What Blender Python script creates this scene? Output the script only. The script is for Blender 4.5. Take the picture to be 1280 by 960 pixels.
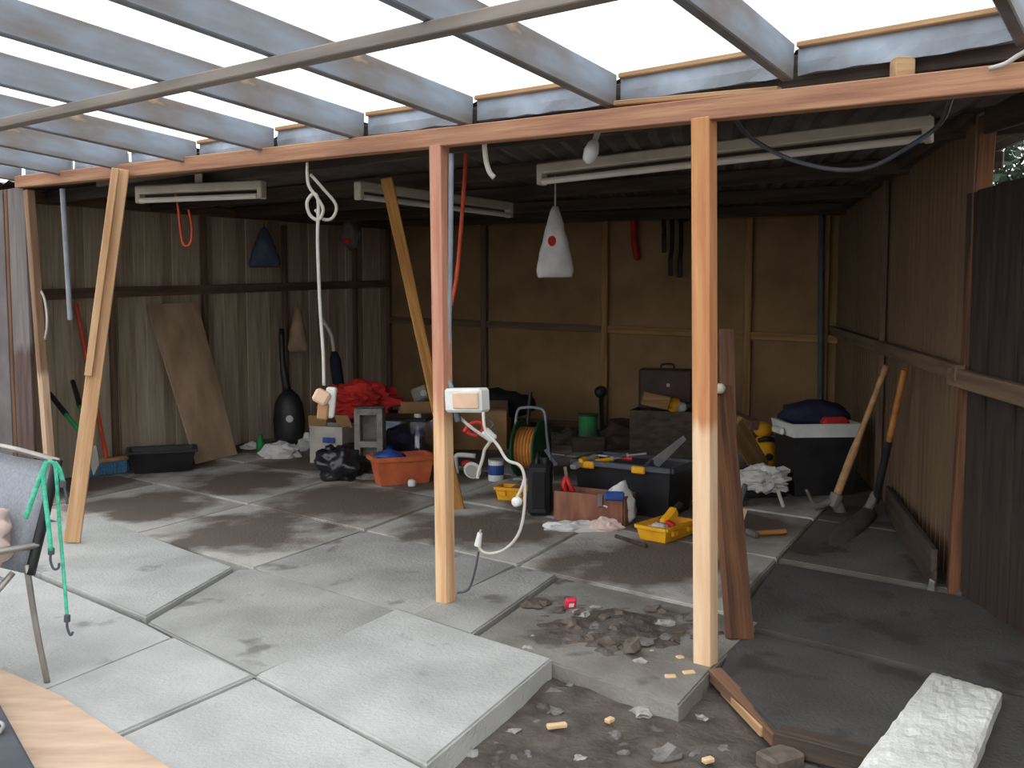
import bpy, bmesh, math, random
from mathutils import Vector as V, Matrix, noise
random.seed(7)
S = bpy.context.scene
for o in list(bpy.data.objects): bpy.data.objects.remove(o)
# ------------------------------------------------------------------ camera, sky, exposure
FPX, CAMH = 1200.0, 1.45
PITCH = math.atan((480 - 388) / FPX)
cd = bpy.data.cameras.new('camera'); cam = bpy.data.objects.new('camera', cd)
S.collection.objects.link(cam); S.camera = cam
cd.sensor_width = 36; cd.lens = 36 * FPX / 1280; cd.clip_start = .05
cam.location = (0, 0, CAMH); cam.rotation_euler = (math.pi / 2 - PITCH, 0, 0)
w = bpy.data.worlds.new('overcast_sky'); S.world = w; w.use_nodes = True
bg = w.node_tree.nodes['Background']
bg.inputs[0].default_value = (.97, .985, 1, 1); bg.inputs[1].default_value = 1.0
S.view_settings.view_transform = 'Standard'; S.view_settings.look = 'None'
S.view_settings.gamma = 1; S.view_settings.use_curve_mapping = False
S.view_settings.exposure = 1.15

# ------------------------------------------------------------------ picking points in the place
FW = V((0, math.cos(PITCH), -math.sin(PITCH))); UP = V((0, math.sin(PITCH), math.cos(PITCH))); CP = V((0, 0, CAMH))
def ray(u, v): return FW + V((1, 0, 0)) * ((u - 640) / FPX) + UP * ((480 - v) / FPX)
HDN, HDA = V((.6012, .7991, 0)), V((-.33, 4.7, 0))
def zf(p): return .03 * max(0.0, (V((p[0], p[1], 0)) - HDA).dot(HDN) - .5)      # the shed floor rises a little to the back
def G(u, v, z=None):                      # on the floor, or on a level plane
    d = ray(u, v)
    if z is not None: return CP + d * ((z - CAMH) / d.z)
    q = CP + d * (-CAMH / d.z)
    for _ in range(12): q = CP + d * ((zf(q) - CAMH) / d.z)
    return q
def at(u, v, Y):                          # at a distance into the shed
    d = ray(u, v); return CP + d * (Y / d.y)
class Plane:                              # an upright plane through two floor points
    def __init__(s, a, b):
        s.a = V((a[0], a[1], 0)); s.b = V((b[0], b[1], 0)); d = s.b - s.a
        s.len = d.length; s.d = d.normalized(); s.n = V((-s.d.y, s.d.x, 0))
    def hit(s, u, v, off=0.0):
        r = ray(u, v); q = s.a + s.n * off
        return CP + r * ((q - CP).dot(s.n) / r.dot(s.n))
    def p(s, t, z=0.0, off=0.0): return s.a + s.d * t + s.n * off + V((0, 0, z))
HD = Plane(G(557, 752), G(882, 830))      # header line; n points into the shed
WL = Plane((-4.2, 7.62), (-1.55, 12.0))  # n points outwards (left)
WB = Plane((-1.55, 12.0), (3.11, 9.25))  # n points outwards (back)
WR = Plane((2.26, 4.79), (3.11, 9.25))    # n points into the shed
def psize(px, Y): return px * Y / FPX

# ------------------------------------------------------------------ materials
def lin(c):
    return tuple(((x / 255) / 12.92 if x <= 10 else ((x / 255 + .055) / 1.055) ** 2.4) for x in c) + (1,)
MATS = {}
def mat(name, c1, c2=None, scale=6, rough=.75, stretch=(1, 1, 1), bump=0.0, bscale=40, metal=0.0, c3=None, lo=.35, hi=.65, spec=.3):
    m = bpy.data.materials.new(name); m.use_nodes = True; nt = m.node_tree; N = nt.nodes; L = nt.links
    b = N['Principled BSDF']; b.inputs['Roughness'].default_value = rough; b.inputs['Metallic'].default_value = metal
    b.inputs['Specular IOR Level'].default_value = spec
    tc = N.new('ShaderNodeTexCoord'); mp = N.new('ShaderNodeMapping'); mp.inputs['Scale'].default_value = stretch
    L.new(tc.outputs['Object'], mp.inputs[0])
    c2 = c2 or tuple(x * .82 for x in c1)
    n1 = N.new('ShaderNodeTexNoise'); n1.inputs['Scale'].default_value = scale; n1.inputs['Detail'].default_value = 6
    L.new(mp.outputs[0], n1.inputs['Vector'])
    r = N.new('ShaderNodeValToRGB'); L.new(n1.outputs['Fac'], r.inputs[0])
    r.color_ramp.elements[0].position = lo; r.color_ramp.elements[0].color = lin(c1)
    r.color_ramp.elements[1].position = hi; r.color_ramp.elements[1].color = lin(c2)
    if c3: e = r.color_ramp.elements.new(hi + .12); e.color = lin(c3)
    L.new(r.outputs[0], b.inputs['Base Color'])
    if bump:
        n2 = N.new('ShaderNodeTexNoise'); n2.inputs['Scale'].default_value = bscale; n2.inputs['Detail'].default_value = 5
        L.new(mp.outputs[0], n2.inputs['Vector'])
        bm_ = N.new('ShaderNodeBump'); bm_.inputs['Strength'].default_value = bump; bm_.inputs['Distance'].default_value = .02
        L.new(n2.outputs['Fac'], bm_.inputs['Height']); L.new(bm_.outputs[0], b.inputs['Normal'])
    MATS[name] = m; return m
def wood(name, c1, c2, **k):
    return mat(name, c1, c2, scale=k.pop('scale', 5), stretch=(.35, 5, 5), bump=.25, bscale=12, **k)
def two_tone(name, low1, low2, hi1, hi2, xs, soft=.03, wob=.12):      # timber in two tones: one pair of colours below xs metres, another above
    m = wood(name, low1, low2); nt = m.node_tree; N = nt.nodes; L = nt.links; b = N['Principled BSDF']
    base = b.inputs['Base Color'].links[0].from_socket
    n = [x for x in N if x.type == 'TEX_NOISE'][0]
    r = N.new('ShaderNodeValToRGB'); L.new(n.outputs['Fac'], r.inputs[0])
    r.color_ramp.elements[0].position = .35; r.color_ramp.elements[0].color = lin(hi1)
    r.color_ramp.elements[1].position = .62; r.color_ramp.elements[1].color = lin(hi2)
    tc = [x for x in N if x.type == 'TEX_COORD'][0]; sx = N.new('ShaderNodeSeparateXYZ'); L.new(tc.outputs['Object'], sx.inputs[0])
    ad = N.new('ShaderNodeMath'); ad.operation = 'MULTIPLY_ADD'; L.new(n.outputs['Fac'], ad.inputs[0]); ad.inputs[1].default_value = wob; L.new(sx.outputs[0], ad.inputs[2])
    mr = N.new('ShaderNodeMapRange'); mr.inputs[1].default_value = xs - soft + wob / 2; mr.inputs[2].default_value = xs + soft + wob / 2; L.new(ad.outputs[0], mr.inputs[0])
    mx = N.new('ShaderNodeMix'); mx.data_type = 'RGBA'; L.new(mr.outputs[0], mx.inputs[0]); L.new(base, mx.inputs[6]); L.new(r.outputs[0], mx.inputs[7])
    L.new(mx.outputs[2], b.inputs['Base Color']); return m
def concrete(name, c1, c2, soil=None, amount=0.0, spots=None):        # soil: a tracked-in dirt patch in the middle of a slab
    m = mat(name, c1, c2, scale=2.2, rough=.85, bump=.35, bscale=60); nt = m.node_tree; N = nt.nodes; L = nt.links; b = N['Principled BSDF']
    tc = [x for x in N if x.type == 'TEX_COORD'][0]
    def mixin(fac, col):
        base = b.inputs['Base Color'].links[0].from_socket
        mx = N.new('ShaderNodeMix'); mx.data_type = 'RGBA'; L.new(fac, mx.inputs[0]); L.new(base, mx.inputs[6]); mx.inputs[7].default_value = lin(col)
        L.new(mx.outputs[2], b.inputs['Base Color'])
    if soil:
        vm = N.new('ShaderNodeVectorMath'); vm.operation = 'LENGTH'; L.new(tc.outputs['Object'], vm.inputs[0])
        n = N.new('ShaderNodeTexNoise'); n.inputs['Scale'].default_value = 2.6; n.inputs['Detail'].default_value = 7
        ge = N.new('ShaderNodeNewGeometry'); L.new(ge.outputs['Position'], n.inputs['Vector'])
        a = N.new('ShaderNodeMath'); a.operation = 'MULTIPLY_ADD'; L.new(n.outputs['Fac'], a.inputs[0]); a.inputs[1].default_value = -1.1; L.new(vm.outputs['Value'], a.inputs[2])
        mr = N.new('ShaderNodeMapRange'); mr.inputs[1].default_value = amount - .62; mr.inputs[2].default_value = amount - .38
        mr.inputs[3].default_value = .92; mr.inputs[4].default_value = 0; L.new(a.outputs[0], mr.inputs[0])
        mixin(mr.outputs[0], soil)
    if spots:
        n = N.new('ShaderNodeTexNoise'); n.inputs['Scale'].default_value = 3.3; n.inputs['Detail'].default_value = 3
        ge = N.new('ShaderNodeNewGeometry'); L.new(ge.outputs['Position'], n.inputs['Vector'])
        mr = N.new('ShaderNodeMapRange'); mr.inputs[1].default_value = spots[1]; mr.inputs[2].default_value = spots[1] + .07; mr.inputs[4].default_value = .75; L.new(n.outputs['Fac'], mr.inputs[0])
        mixin(mr.outputs[0], spots[0])
    return m

concrete('slab_clean', (190, 190, 186), (166, 166, 162), spots=((130, 129, 126), .66))
concrete('slab_plain', (176, 175, 170), (150, 149, 144), spots=((112, 108, 102), .62))
concrete('slab_soiled', (196, 193, 186), (166, 162, 155), soil=(98, 86, 76), amount=.46)
concrete('slab_dirty', (182, 177, 169), (150, 144, 136), soil=(102, 90, 80), amount=.50)
concrete('slab_broken', (150, 147, 140), (120, 114, 106), spots=((74, 66, 58), .55))
concrete('slab_tar', (84, 82, 80), (68, 66, 64), spots=((56, 53, 51), .58))
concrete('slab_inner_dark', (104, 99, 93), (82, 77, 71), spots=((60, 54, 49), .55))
concrete('paver_white', (232, 232, 226), (196, 195, 188), spots=((120, 112, 102), .66))
mat('soil', (104, 97, 90), (76, 68, 62), scale=7, rough=.95, bump=.8, bscale=30, c3=(134, 128, 120))
mat('stone_pale', (178, 174, 168), (140, 136, 130), scale=20)
mat('stone_grey', (126, 122, 118), (96, 92, 88), scale=20)
mat('stone_brown', (112, 100, 90), (84, 75, 67), scale=20)
mat('chip_wood', (232, 202, 160), (206, 170, 124), scale=20)
wood('post_pine', (206, 168, 128), (184, 142, 102))
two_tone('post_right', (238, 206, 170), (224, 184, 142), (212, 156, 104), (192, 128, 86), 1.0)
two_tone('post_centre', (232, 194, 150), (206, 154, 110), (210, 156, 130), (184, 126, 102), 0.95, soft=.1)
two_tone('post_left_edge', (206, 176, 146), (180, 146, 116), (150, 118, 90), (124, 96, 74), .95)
wood('header_red', (192, 146, 112), (162, 114, 90), c3=(132, 106, 92))
wood('old_timber', (126, 84, 56), (84, 58, 42), c3=(60, 44, 36))
wood('plank_pink', (140, 104, 82), (112, 82, 64))
wood('prop_gold', (190, 140, 74), (150, 104, 54))
wood('dark_timber', (86, 74, 64), (62, 53, 46))
wood('stud_gold', (170, 132, 86), (136, 102, 64))
wood('stud_dark', (122, 98, 78), (94, 75, 61))
wood('paling_grey', (202, 188, 166), (172, 158, 136), c3=(140, 128, 112))
wood('paling_brown', (184, 166, 142), (150, 134, 112))
wood('fence_dark', (66, 56, 50), (44, 37, 34))
mat('hardboard', (150, 120, 86), (128, 100, 70), scale=2, rough=.8)
mat('right_sheet', (122, 99, 75), (100, 80, 61), scale=2, stretch=(1, 1, .3))
mat('plywood', (196, 168, 138), (166, 138, 112), scale=3, stretch=(2, 2, .6))
mat('ply_floor', (212, 184, 158), (188, 158, 132), scale=3, stretch=(1, 4, 1), c3=(206, 196, 186))
mat('rafter_paint', (142, 154, 166), (120, 108, 97), scale=2.6, stretch=(.8, 2.5, 2.5), c3=(206, 178, 150), rough=.8)
mat('batten_grey', (158, 148, 138), (132, 122, 114), scale=4, stretch=(.5, 4, 4))
mat('foil', (176, 190, 204), (140, 146, 152), scale=4, rough=.55, metal=.1, bump=.25, bscale=9)
wood('pale_batten', (206, 172, 130), (170, 134, 98))
mat('roof_under', (112, 107, 104), (88, 84, 82), scale=3)
mat('board_grey', (112, 106, 104), (92, 86, 84), scale=3)
two_tone('board_peeling', (74, 50, 46), (98, 82, 76), (124, 118, 116), (104, 98, 96), 1.15, soft=.04, wob=.3)
mat('white_plastic', (226, 226, 222), (206, 206, 202), rough=.4)
mat('cream_metal', (206, 198, 182), (184, 176, 160), rough=.5)
mat('tube_white', (228, 222, 210), (214, 208, 196), rough=.3)
mat('beige_plastic', (224, 190, 160), (200, 166, 138), rough=.5)
mat('cord_white', (206, 200, 190), (180, 174, 164), rough=.6)
mat('cord_orange', (224, 92, 62), (196, 74, 50), rough=.5)
mat('cord_grey', (88, 90, 96), (70, 72, 78), rough=.5)
mat('pipe_grey', (150, 156, 164), (126, 130, 138), rough=.4)
mat('black_plastic', (44, 44, 46), (32, 32, 34), rough=.42)
mat('black_bag', (42, 42, 46), (26, 26, 28), rough=.28, spec=.6)
mat('black_cloth', (38, 37, 38), (28, 27, 28), rough=.9)
mat('yellow_plastic', (240, 178, 40), (220, 150, 28), rough=.45)
mat('orange_terracotta', (206, 112, 70), (178, 88, 54), rough=.6)
mat('red_cloth', (198, 52, 44), (150, 34, 32), scale=4, rough=.8)
mat('red_plastic', (214, 50, 46), (180, 36, 38), rough=.4)
mat('pink_red', (236, 66, 92), (220, 40, 66), rough=.5)
mat('green_plastic', (40, 150, 84), (28, 112, 64), rough=.45)
mat('dark_green', (30, 92, 60), (22, 66, 44), rough=.5)
mat('tin_green', (44, 150, 80), (60, 84, 70), scale=3)
mat('hose_orange', (196, 130, 62), (160, 100, 46), rough=.5)
mat('blue_plastic', (50, 86, 160), (36, 60, 118), rough=.4)
mat('navy_cloth', (40, 44, 66), (28, 30, 46), rough=.9)
mat('denim', (84, 96, 116), (60, 70, 90), rough=.9)
mat('purple_plastic', (80, 66, 120), (56, 46, 88), rough=.4)
mat('steel', (186, 186, 184), (150, 148, 146), rough=.4, metal=.25)
mat('steel_dull', (134, 130, 124), (104, 98, 92), rough=.5, metal=.2)
mat('chair_tube', (168, 162, 154), (140, 134, 128), rough=.35, metal=.6)
mat('chair_fabric', (196, 202, 208), (176, 182, 190), scale=80, rough=.85)
mat('bristle_blue', (84, 128, 158), (58, 92, 120), scale=90, rough=.8)
mat('bungee', (92, 204, 168), (62, 170, 136), scale=60, rough=.6)
mat('cloth_pink', (228, 206, 198), (204, 174, 166), scale=4, rough=.9)
mat('cloth_white', (222, 218, 210), (190, 186, 178), scale=4, rough=.9)
mat('bag_white', (222, 220, 216), (188, 186, 182), scale=5, rough=.5)
mat('bag_tan', (176, 150, 126), (146, 122, 100), scale=5, rough=.7)
mat('cardboard', (176, 138, 96), (150, 114, 78), scale=4)
mat('carton_pale', (186, 180, 170), (156, 150, 140), scale=4)
mat('block_grey', (140, 136, 130), (110, 106, 100), scale=9, rough=.95, bump=.5)
mat('wood_red', (150, 102, 80), (120, 78, 62), scale=4, stretch=(3, 3, .8))
mat('wood_handle', (190, 150, 106), (160, 120, 80), scale=4, stretch=(.5, 4, 4))
mat('wood_handle_gold', (196, 136, 74), (160, 104, 52), scale=4, stretch=(.5, 4, 4))
mat('suitcase_brown', (70, 52, 48), (54, 40, 38), rough=.6)
mat('leaf_green', (58, 76, 54), (36, 50, 38), scale=1.5)
mat('bark', (70, 58, 46), (50, 42, 34), scale=9)
mat('dead_leaf', (120, 98, 76), (88, 70, 52), scale=5)
mat('paper_white', (236, 236, 234), (214, 214, 212), rough=.8)
def glassy(name, col, alpha_mix, transl=True):
    m = bpy.data.materials.new(name); m.use_nodes = True; nt = m.node_tree; N = nt.nodes; L = nt.links; N.clear()
    o = N.new('ShaderNodeOutputMaterial'); t = N.new('ShaderNodeBsdfTransparent'); t.inputs[0].default_value = (.97, .98, 1, 1)
    d = N.new('ShaderNodeBsdfTranslucent' if transl else 'ShaderNodeBsdfGlossy'); d.inputs[0].default_value = col
    if not transl: d.inputs['Roughness'].default_value = .1
    mx = N.new('ShaderNodeMixShader'); n = N.new('ShaderNodeTexNoise'); n.inputs['Scale'].default_value = 3
    mr = N.new('ShaderNodeMapRange'); mr.inputs[3].default_value = alpha_mix * .6; mr.inputs[4].default_value = min(1, alpha_mix * 1.4)
    L.new(n.outputs['Fac'], mr.inputs[0]); L.new(mr.outputs[0], mx.inputs[0]); L.new(t.outputs[0], mx.inputs[1]); L.new(d.outputs[0], mx.inputs[2]); L.new(mx.outputs[0], o.inputs[0])
    MATS[name] = m
glassy('clear_sheet', (.93, .95, .97, 1), .35)
glassy('clear_plastic', (.7, .75, .85, 1), .35, False)

# ------------------------------------------------------------------ mesh helpers
def frame(d, up=(0, 0, 1)):
    x = V(d).normalized(); u = V(up)
    if abs(x.dot(u.normalized())) > .98: u = V((0, 1, 0))
    y = u.cross(x).normalized(); z = x.cross(y)
    return Matrix((x, y, z)).transposed().to_4x4()
class MB:
    def __init__(s): s.bm = bmesh.new()
    def box(s, c, size, rz=0, rx=0, ry=0, bev=0.0):
        M = Matrix.Translation(c) @ Matrix.Rotation(rz, 4, 'Z') @ Matrix.Rotation(ry, 4, 'Y') @ Matrix.Rotation(rx, 4, 'X') @ Matrix.Diagonal((*size, 1))
        g = bmesh.ops.create_cube(s.bm, size=1, matrix=M)
        if bev: bmesh.ops.bevel(s.bm, geom=list({e for v in g['verts'] for e in v.link_edges}), offset=bev, segments=1, affect='EDGES')
        return s
    def bar(s, p0, p1, w, h, up=(0, 0, 1), bev=0.0):
        p0 = V(p0); p1 = V(p1)
        M = Matrix.Translation((p0 + p1) / 2) @ frame(p1 - p0, up) @ Matrix.Diagonal(((p1 - p0).length, w, h, 1))
        g = bmesh.ops.create_cube(s.bm, size=1, matrix=M)
        if bev: bmesh.ops.bevel(s.bm, geom=list({e for v in g['verts'] for e in v.link_edges}), offset=bev, segments=1, affect='EDGES')
        return s
    def cyl(s, p0, p1, r0, r1=None, n=12):
        p0 = V(p0); p1 = V(p1); r1 = r0 if r1 is None else r1
        M = Matrix.Translation((p0 + p1) / 2) @ frame(p1 - p0) @ Matrix.Rotation(math.pi / 2, 4, 'Y')
        bmesh.ops.create_cone(s.bm, cap_ends=True, segments=n, radius1=r0, radius2=r1, depth=(p1 - p0).length, matrix=M); return s
    def tube(s, pts, r, n=7, smooth=4):
        P = [V(p) for p in pts]
        if smooth > 1 and len(P) > 2:
            Q = []
            for i in range(len(P) - 1):
                a, b, c, d = P[max(i - 1, 0)], P[i], P[i + 1], P[min(i + 2, len(P) - 1)]
                for k in range(smooth):
                    t = k / smooth
                    Q.append(.5 * ((2 * b) + (c - a) * t + (2 * a - 5 * b + 4 * c - d) * t * t + (3 * b - a - 3 * c + d) * t ** 3))
            P = Q + [P[-1]]
        rings = []; prev = None
        for i, p in enumerate(P):
            d = (P[min(i + 1, len(P) - 1)] - P[max(i - 1, 0)]).normalized()
            if prev is None: prev = d.orthogonal().normalized()
            y = (prev - d * prev.dot(d)).normalized(); z = d.cross(y); prev = y
            rr = r[i * (len(r) - 1) // max(1, len(P) - 1)] if isinstance(r, (list, tuple)) else r
            rings.append([s.bm.verts.new(p + (y * math.cos(2 * math.pi * k / n) + z * math.sin(2 * math.pi * k / n)) * rr) for k in range(n)])
        for a, b in zip(rings, rings[1:]):
            for k in range(n): s.bm.faces.new((a[k], a[(k + 1) % n], b[(k + 1) % n], b[k]))
        s.bm.faces.new(rings[0][::-1]); s.bm.faces.new(rings[-1]); return s
    def lathe(s, base, prof, n=20, axis=(0, 0, 1), sx=1, sy=1):
        M = Matrix.Translation(base) @ frame(axis, (0, 1, 0) if abs(V(axis).z) > .9 else (0, 0, 1))
        rings = []
        for (r, h) in prof:
            rings.append([s.bm.verts.new(M @ V((h, r * sx * math.cos(2 * math.pi * k / n), r * sy * math.sin(2 * math.pi * k / n)))) for k in range(n)])
        for a, b in zip(rings, rings[1:]):
            for k in range(n): s.bm.faces.new((a[k], a[(k + 1) % n], b[(k + 1) % n], b[k]))
        s.bm.faces.new(rings[0][::-1]); s.bm.faces.new(rings[-1]); return s
    def prism(s, poly, z0, z1, bev=0.0):
        lo = [s.bm.verts.new((p[0], p[1], z0)) for p in poly]; hi = [s.bm.verts.new((p[0], p[1], z1 if not callable(z1) else z1(p))) for p in poly]
        n = len(poly); s.bm.faces.new(lo[::-1]); top = s.bm.faces.new(hi)
        for k in range(n): s.bm.faces.new((lo[k], lo[(k + 1) % n], hi[(k + 1) % n], hi[k]))
        bmesh.ops.recalc_face_normals(s.bm, faces=s.bm.faces)
        if bev: bmesh.ops.bevel(s.bm, geom=list(top.edges), offset=bev, segments=2, affect='EDGES')
        return s
    def plate(s, pts, th, n=None):           # a flat outline in space given thickness
        P = [V(p) for p in pts]; nn = V(n).normalized() if n else (P[1] - P[0]).cross(P[2] - P[0]).normalized()
        a = [s.bm.verts.new(p - nn * th / 2) for p in P]; b = [s.bm.verts.new(p + nn * th / 2) for p in P]; k = len(P)
        s.bm.faces.new(a[::-1]); s.bm.faces.new(b)
        for i in range(k): s.bm.faces.new((a[i], a[(i + 1) % k], b[(i + 1) % k], b[i]))
        bmesh.ops.recalc_face_normals(s.bm, faces=s.bm.faces); return s
    def blob(s, c, size, amp=.25, freq=2.2, seed=0, sub=3, flat=None, taper=0.0, fine=.0):
        g = bmesh.ops.create_icosphere(s.bm, subdivisions=sub, radius=1); c = V(c)
        for v in g['verts']:
            p = v.co.copy(); q = p * freq + V((seed * 7.1, seed * 3.3, seed * 1.7))
            k = 1 + amp * noise.noise(q) + amp * .6 * noise.noise(q * 2.3) + fine * abs(noise.noise(q * 5))
            p *= k
            if taper: f_ = 1 - taper * (p.z * .5 + .5); p.x *= f_; p.y *= f_
            p = V((p.x * size[0], p.y * size[1], p.z * size[2])) + c
            if flat is not None and p.z < flat: p.z = flat
            v.co = p
        return s
    def open_box(s, c, size, th, taper=0.0, rz=0):       # c = centre of base; walls slope outwards by taper
        M = Matrix.Translation(c) @ Matrix.Rotation(rz, 4, 'Z'); x, y, z = size[0] / 2, size[1] / 2, size[2]
        def ring(ax, ay, h): return [s.bm.verts.new(M @ V(q)) for q in ((-ax, -ay, h), (ax, -ay, h), (ax, ay, h), (-ax, ay, h))]
        o0 = ring(x - taper, y - taper, 0); o1 = ring(x, y, z); i1 = ring(x - th, y - th, z); i0 = ring(x - taper - th, y - taper - th, th)
        s.bm.faces.new(o0[::-1]); s.bm.faces.new(i0)
        for a, b in ((o0, o1), (o1, i1), (i1, i0)):
            for k in range(4): s.bm.faces.new((a[k], a[(k + 1) % 4], b[(k + 1) % 4], b[k]))
        return s

COL = S.collection
def link(name, me, m, parent=None, loc=None, smooth=False):
    o = bpy.data.objects.new(name, me); COL.objects.link(o)
    if m: me.materials.append(MATS[m])
    if smooth: me.polygons.foreach_set('use_smooth', [True] * len(me.polygons))
    return o
def wpos(o):
    p = V(o.location)
    while o.parent: o = o.parent; p += o.location
    return p
def obj(name, mb, m, parent=None, smooth=False, base=None):
    """one mesh object built in place; its origin sits at the base of the mesh"""
    bm = mb.bm; bmesh.ops.recalc_face_normals(bm, faces=bm.faces)
    if base is None:
        xs = [v.co for v in bm.verts]; n = len(xs)
        base = V((sum(v.x for v in xs) / n, sum(v.y for v in xs) / n, min(v.z for v in xs)))
    base = V(base)
    for v in bm.verts: v.co -= base
    me = bpy.data.meshes.new(name); bm.to_mesh(me); bm.free()
    o = link(name, me, m, smooth=smooth)
    if parent: o.location = base - wpos(parent); o.parent = parent
    else: o.location = base
    return o
def tag(o, label=None, cat=None, group=None, kind=None):
    if label: o['label'] = label
    if cat: o['category'] = cat
    if group: o['group'] = group
    if kind: o['kind'] = kind
    return o
def thing(name, loc, label=None, cat=None, group=None, kind=None):
    o = bpy.data.objects.new(name, None); COL.objects.link(o); o.location = loc; o.empty_display_size = .1
    return tag(o, label, cat, group, kind)
def beam(name, p0, p1, w, h, m, parent=None, up=(0, 0, 1), bev=.004):
    """timber whose own X axis runs along its grain, origin at p0"""
    p0 = V(p0); p1 = V(p1); mb = MB(); L = (p1 - p0).length
    mb.box((L / 2, 0, 0), (L, w, h), bev=bev)
    me = bpy.data.meshes.new(name); mb.bm.to_mesh(me); mb.bm.free()
    o = link(name, me, m); M = frame(p1 - p0, up)
    o.rotation_euler = M.to_euler()
    o.location = p0 - wpos(parent) if parent else p0
    if parent: o.parent = parent
    return o

# ================================================================== GROUND AND FLOOR
def soil_ground():
    mb = MB(); n = 90
    bmesh.ops.create_grid(mb.bm, x_segments=n, y_segments=n, size=2.0, matrix=Matrix.Translation((.6, 3.0, 0)))
    for v in mb.bm.verts:
        e = min(1, min(abs(abs(v.co.x - .6) - 2), abs(abs(v.co.y - 3) - 2)) * 3)
        v.co.z = -.085 + e * (.028 * noise.noise(v.co * 3.1) + .016 * noise.noise(v.co * 9))
    # far ground round the pit
    b = mb.bm; R_ = 45
    def q(x0, y0, x1, y1): b.faces.new([b.verts.new(p) for p in ((x0, y0, -.085), (x1, y0, -.085), (x1, y1, -.085), (x0, y1, -.085))])
    q(-R_, -R_, R_, 1.0); q(-R_, 5.0, R_, R_); q(-R_, 1.0, -1.4, 5.0); q(2.6, 1.0, R_, 5.0)
    o = obj('ground', mb, 'soil', base=(0, 0, 0), smooth=True); tag(o, kind='structure')
soil_ground()
floor = thing('floor', (0, 0, 0), kind='structure')
def slab(poly, m, top=0.0, gap=.007, tilt=0.0, z0=-.13, name='paving_slab'):
    P = [V((p[0], p[1], 0)) for p in poly]; c = sum(P, V()) / len(P)
    area = sum(P[i].x * P[(i + 1) % len(P)].y - P[(i + 1) % len(P)].x * P[i].y for i in range(len(P)))
    if area < 0: P.reverse()
    n = len(P); Q = []
    for i in range(n):
        a, b_, c_ = P[i - 1], P[i], P[(i + 1) % n]; d1 = (b_ - a).normalized(); d2 = (c_ - b_).normalized()
        n1 = V((-d1.y, d1.x, 0)); n2 = V((-d2.y, d2.x, 0)); k = (n1 + n2); k = k / max(.3, k.dot(n1)); Q.append(b_ + k * gap)
    mb = MB().prism(Q, z0, lambda p: top + zf(p), bev=.008)
    return obj(name, mb, m, floor, base=(c.x, c.y, 0))
O = V((-1.97, 7.06, 0)); E1 = V((1.0, -.85, 0)); E2 = V((.49, .89, 0))
def gp(i, j): return O + E1 * i + E2 * j
slab([(-1.72, 4.41), (-1.56, 5.30), (-2.9, 6.62), (-3.6, 6.1), (-2.88, 5.43)], 'slab_clean', .014)
slab([(-2.9, 5.42), (-3.62, 6.08), (-4.7, 5.2), (-4.2, 3.5)], 'slab_clean', .0)
slab([(-1.70, 4.37), (-1.5, 4.17), (-2.44, 2.2), (-4.2, 3.47), (-2.9, 5.42)], 'slab_clean', .0)
slab([(-1.5, 4.17), (-1.02, 3.71), (-2.02, 2.06), (-2.44, 2.2)], 'slab_clean', .008)
slab([(-1.02, 3.71), (-.27, 2.95), (-1.2, 1.4), (-2.02, 2.06)], 'slab_clean', .0)
slab([(-1.705, 4.38), (-1.02, 3.71), (-.54, 4.54), (-1.46, 5.32), (-1.55, 5.29)], 'slab_plain', .0, gap=.005)
slab([(-1.02, 3.71), (-.27, 2.95), (.17, 3.89), (-.18, 4.20), (-.56, 4.56)], 'slab_clean', .01, gap=.004)
slab([(-.50, 4.50), (-.18, 4.21), (.25, 5.17), (.03, 5.36)], 'slab_plain', .0)
slab([(-.18, 4.19), (.17, 3.89), (.4, 3.67), (.62, 3.45), (.81, 3.80), (1.0, 4.12), (1.17, 4.40), (.26, 5.16)], 'slab_broken', -.012)
slab([(.84, 3.80), (.93, 3.2), (2.35, 2.2), (2.35, 3.2), (1.02, 4.36)], 'slab_tar', -.016)
slab([(1.04, 4.40), (2.35, 3.22), (2.40, 4.62), (1.50, 5.37), (1.20, 4.75)], 'slab_tar', -.012)
for i in range(-3, 5):
    for j in range(-1, 6):
        if (i, j) in ((2, -1), (3, -1), (4, -1), (3, 0), (4, 0)): continue
        c = gp(i + .5, j + .5)
        a1 = (c - WL.a).dot(WL.n); a2 = (c - WB.a).dot(WB.n); a3 = (c - WR.a).dot(WR.n)
        if a1 > .8 or a2 > .8 or a3 < -.8: continue
        m = 'slab_soiled' if (i + j) % 3 else 'slab_dirty'
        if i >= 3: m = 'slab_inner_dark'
        if j == -1 and i == 1: m = 'slab_plain'
        slab([gp(i, j), gp(i + 1, j), gp(i + 1, j + 1), gp(i, j + 1)], m, random.uniform(-.004, .006))

# ================================================================== WALLS
wl = thing('wall_left', WL.a, kind='structure')
n = 33; stp = WL.len / n
for k in range(n):
    t = (k + .5) * stp; lap = .012 if k % 2 else -.006
    p = WL.p(t, 0, lap)
    m = ('paling_grey', 'paling_grey', 'paling_brown')[(k * 7) % 3]
    o = beam('paling', p, p + V((0, 0, 2.44 + .14 * t / WL.len)), stp + .02, .016, m, wl, up=WL.n, bev=.002)
for z0 in (1.56, 2.36):
    dz = .22 if z0 < 2 else .13
    beam('rail', WL.p(.02, z0, -.05), WL.p(WL.len - .05, z0 + dz, -.05), .05, .09, 'stud_dark', wl)
for t in (1.15, 2.2, 3.3, 4.45):
    beam('stud', WL.p(t, 0, -.045), WL.p(t, 2.36, -.045), .05, .05, 'stud_dark', wl, up=WL.n)

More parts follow.
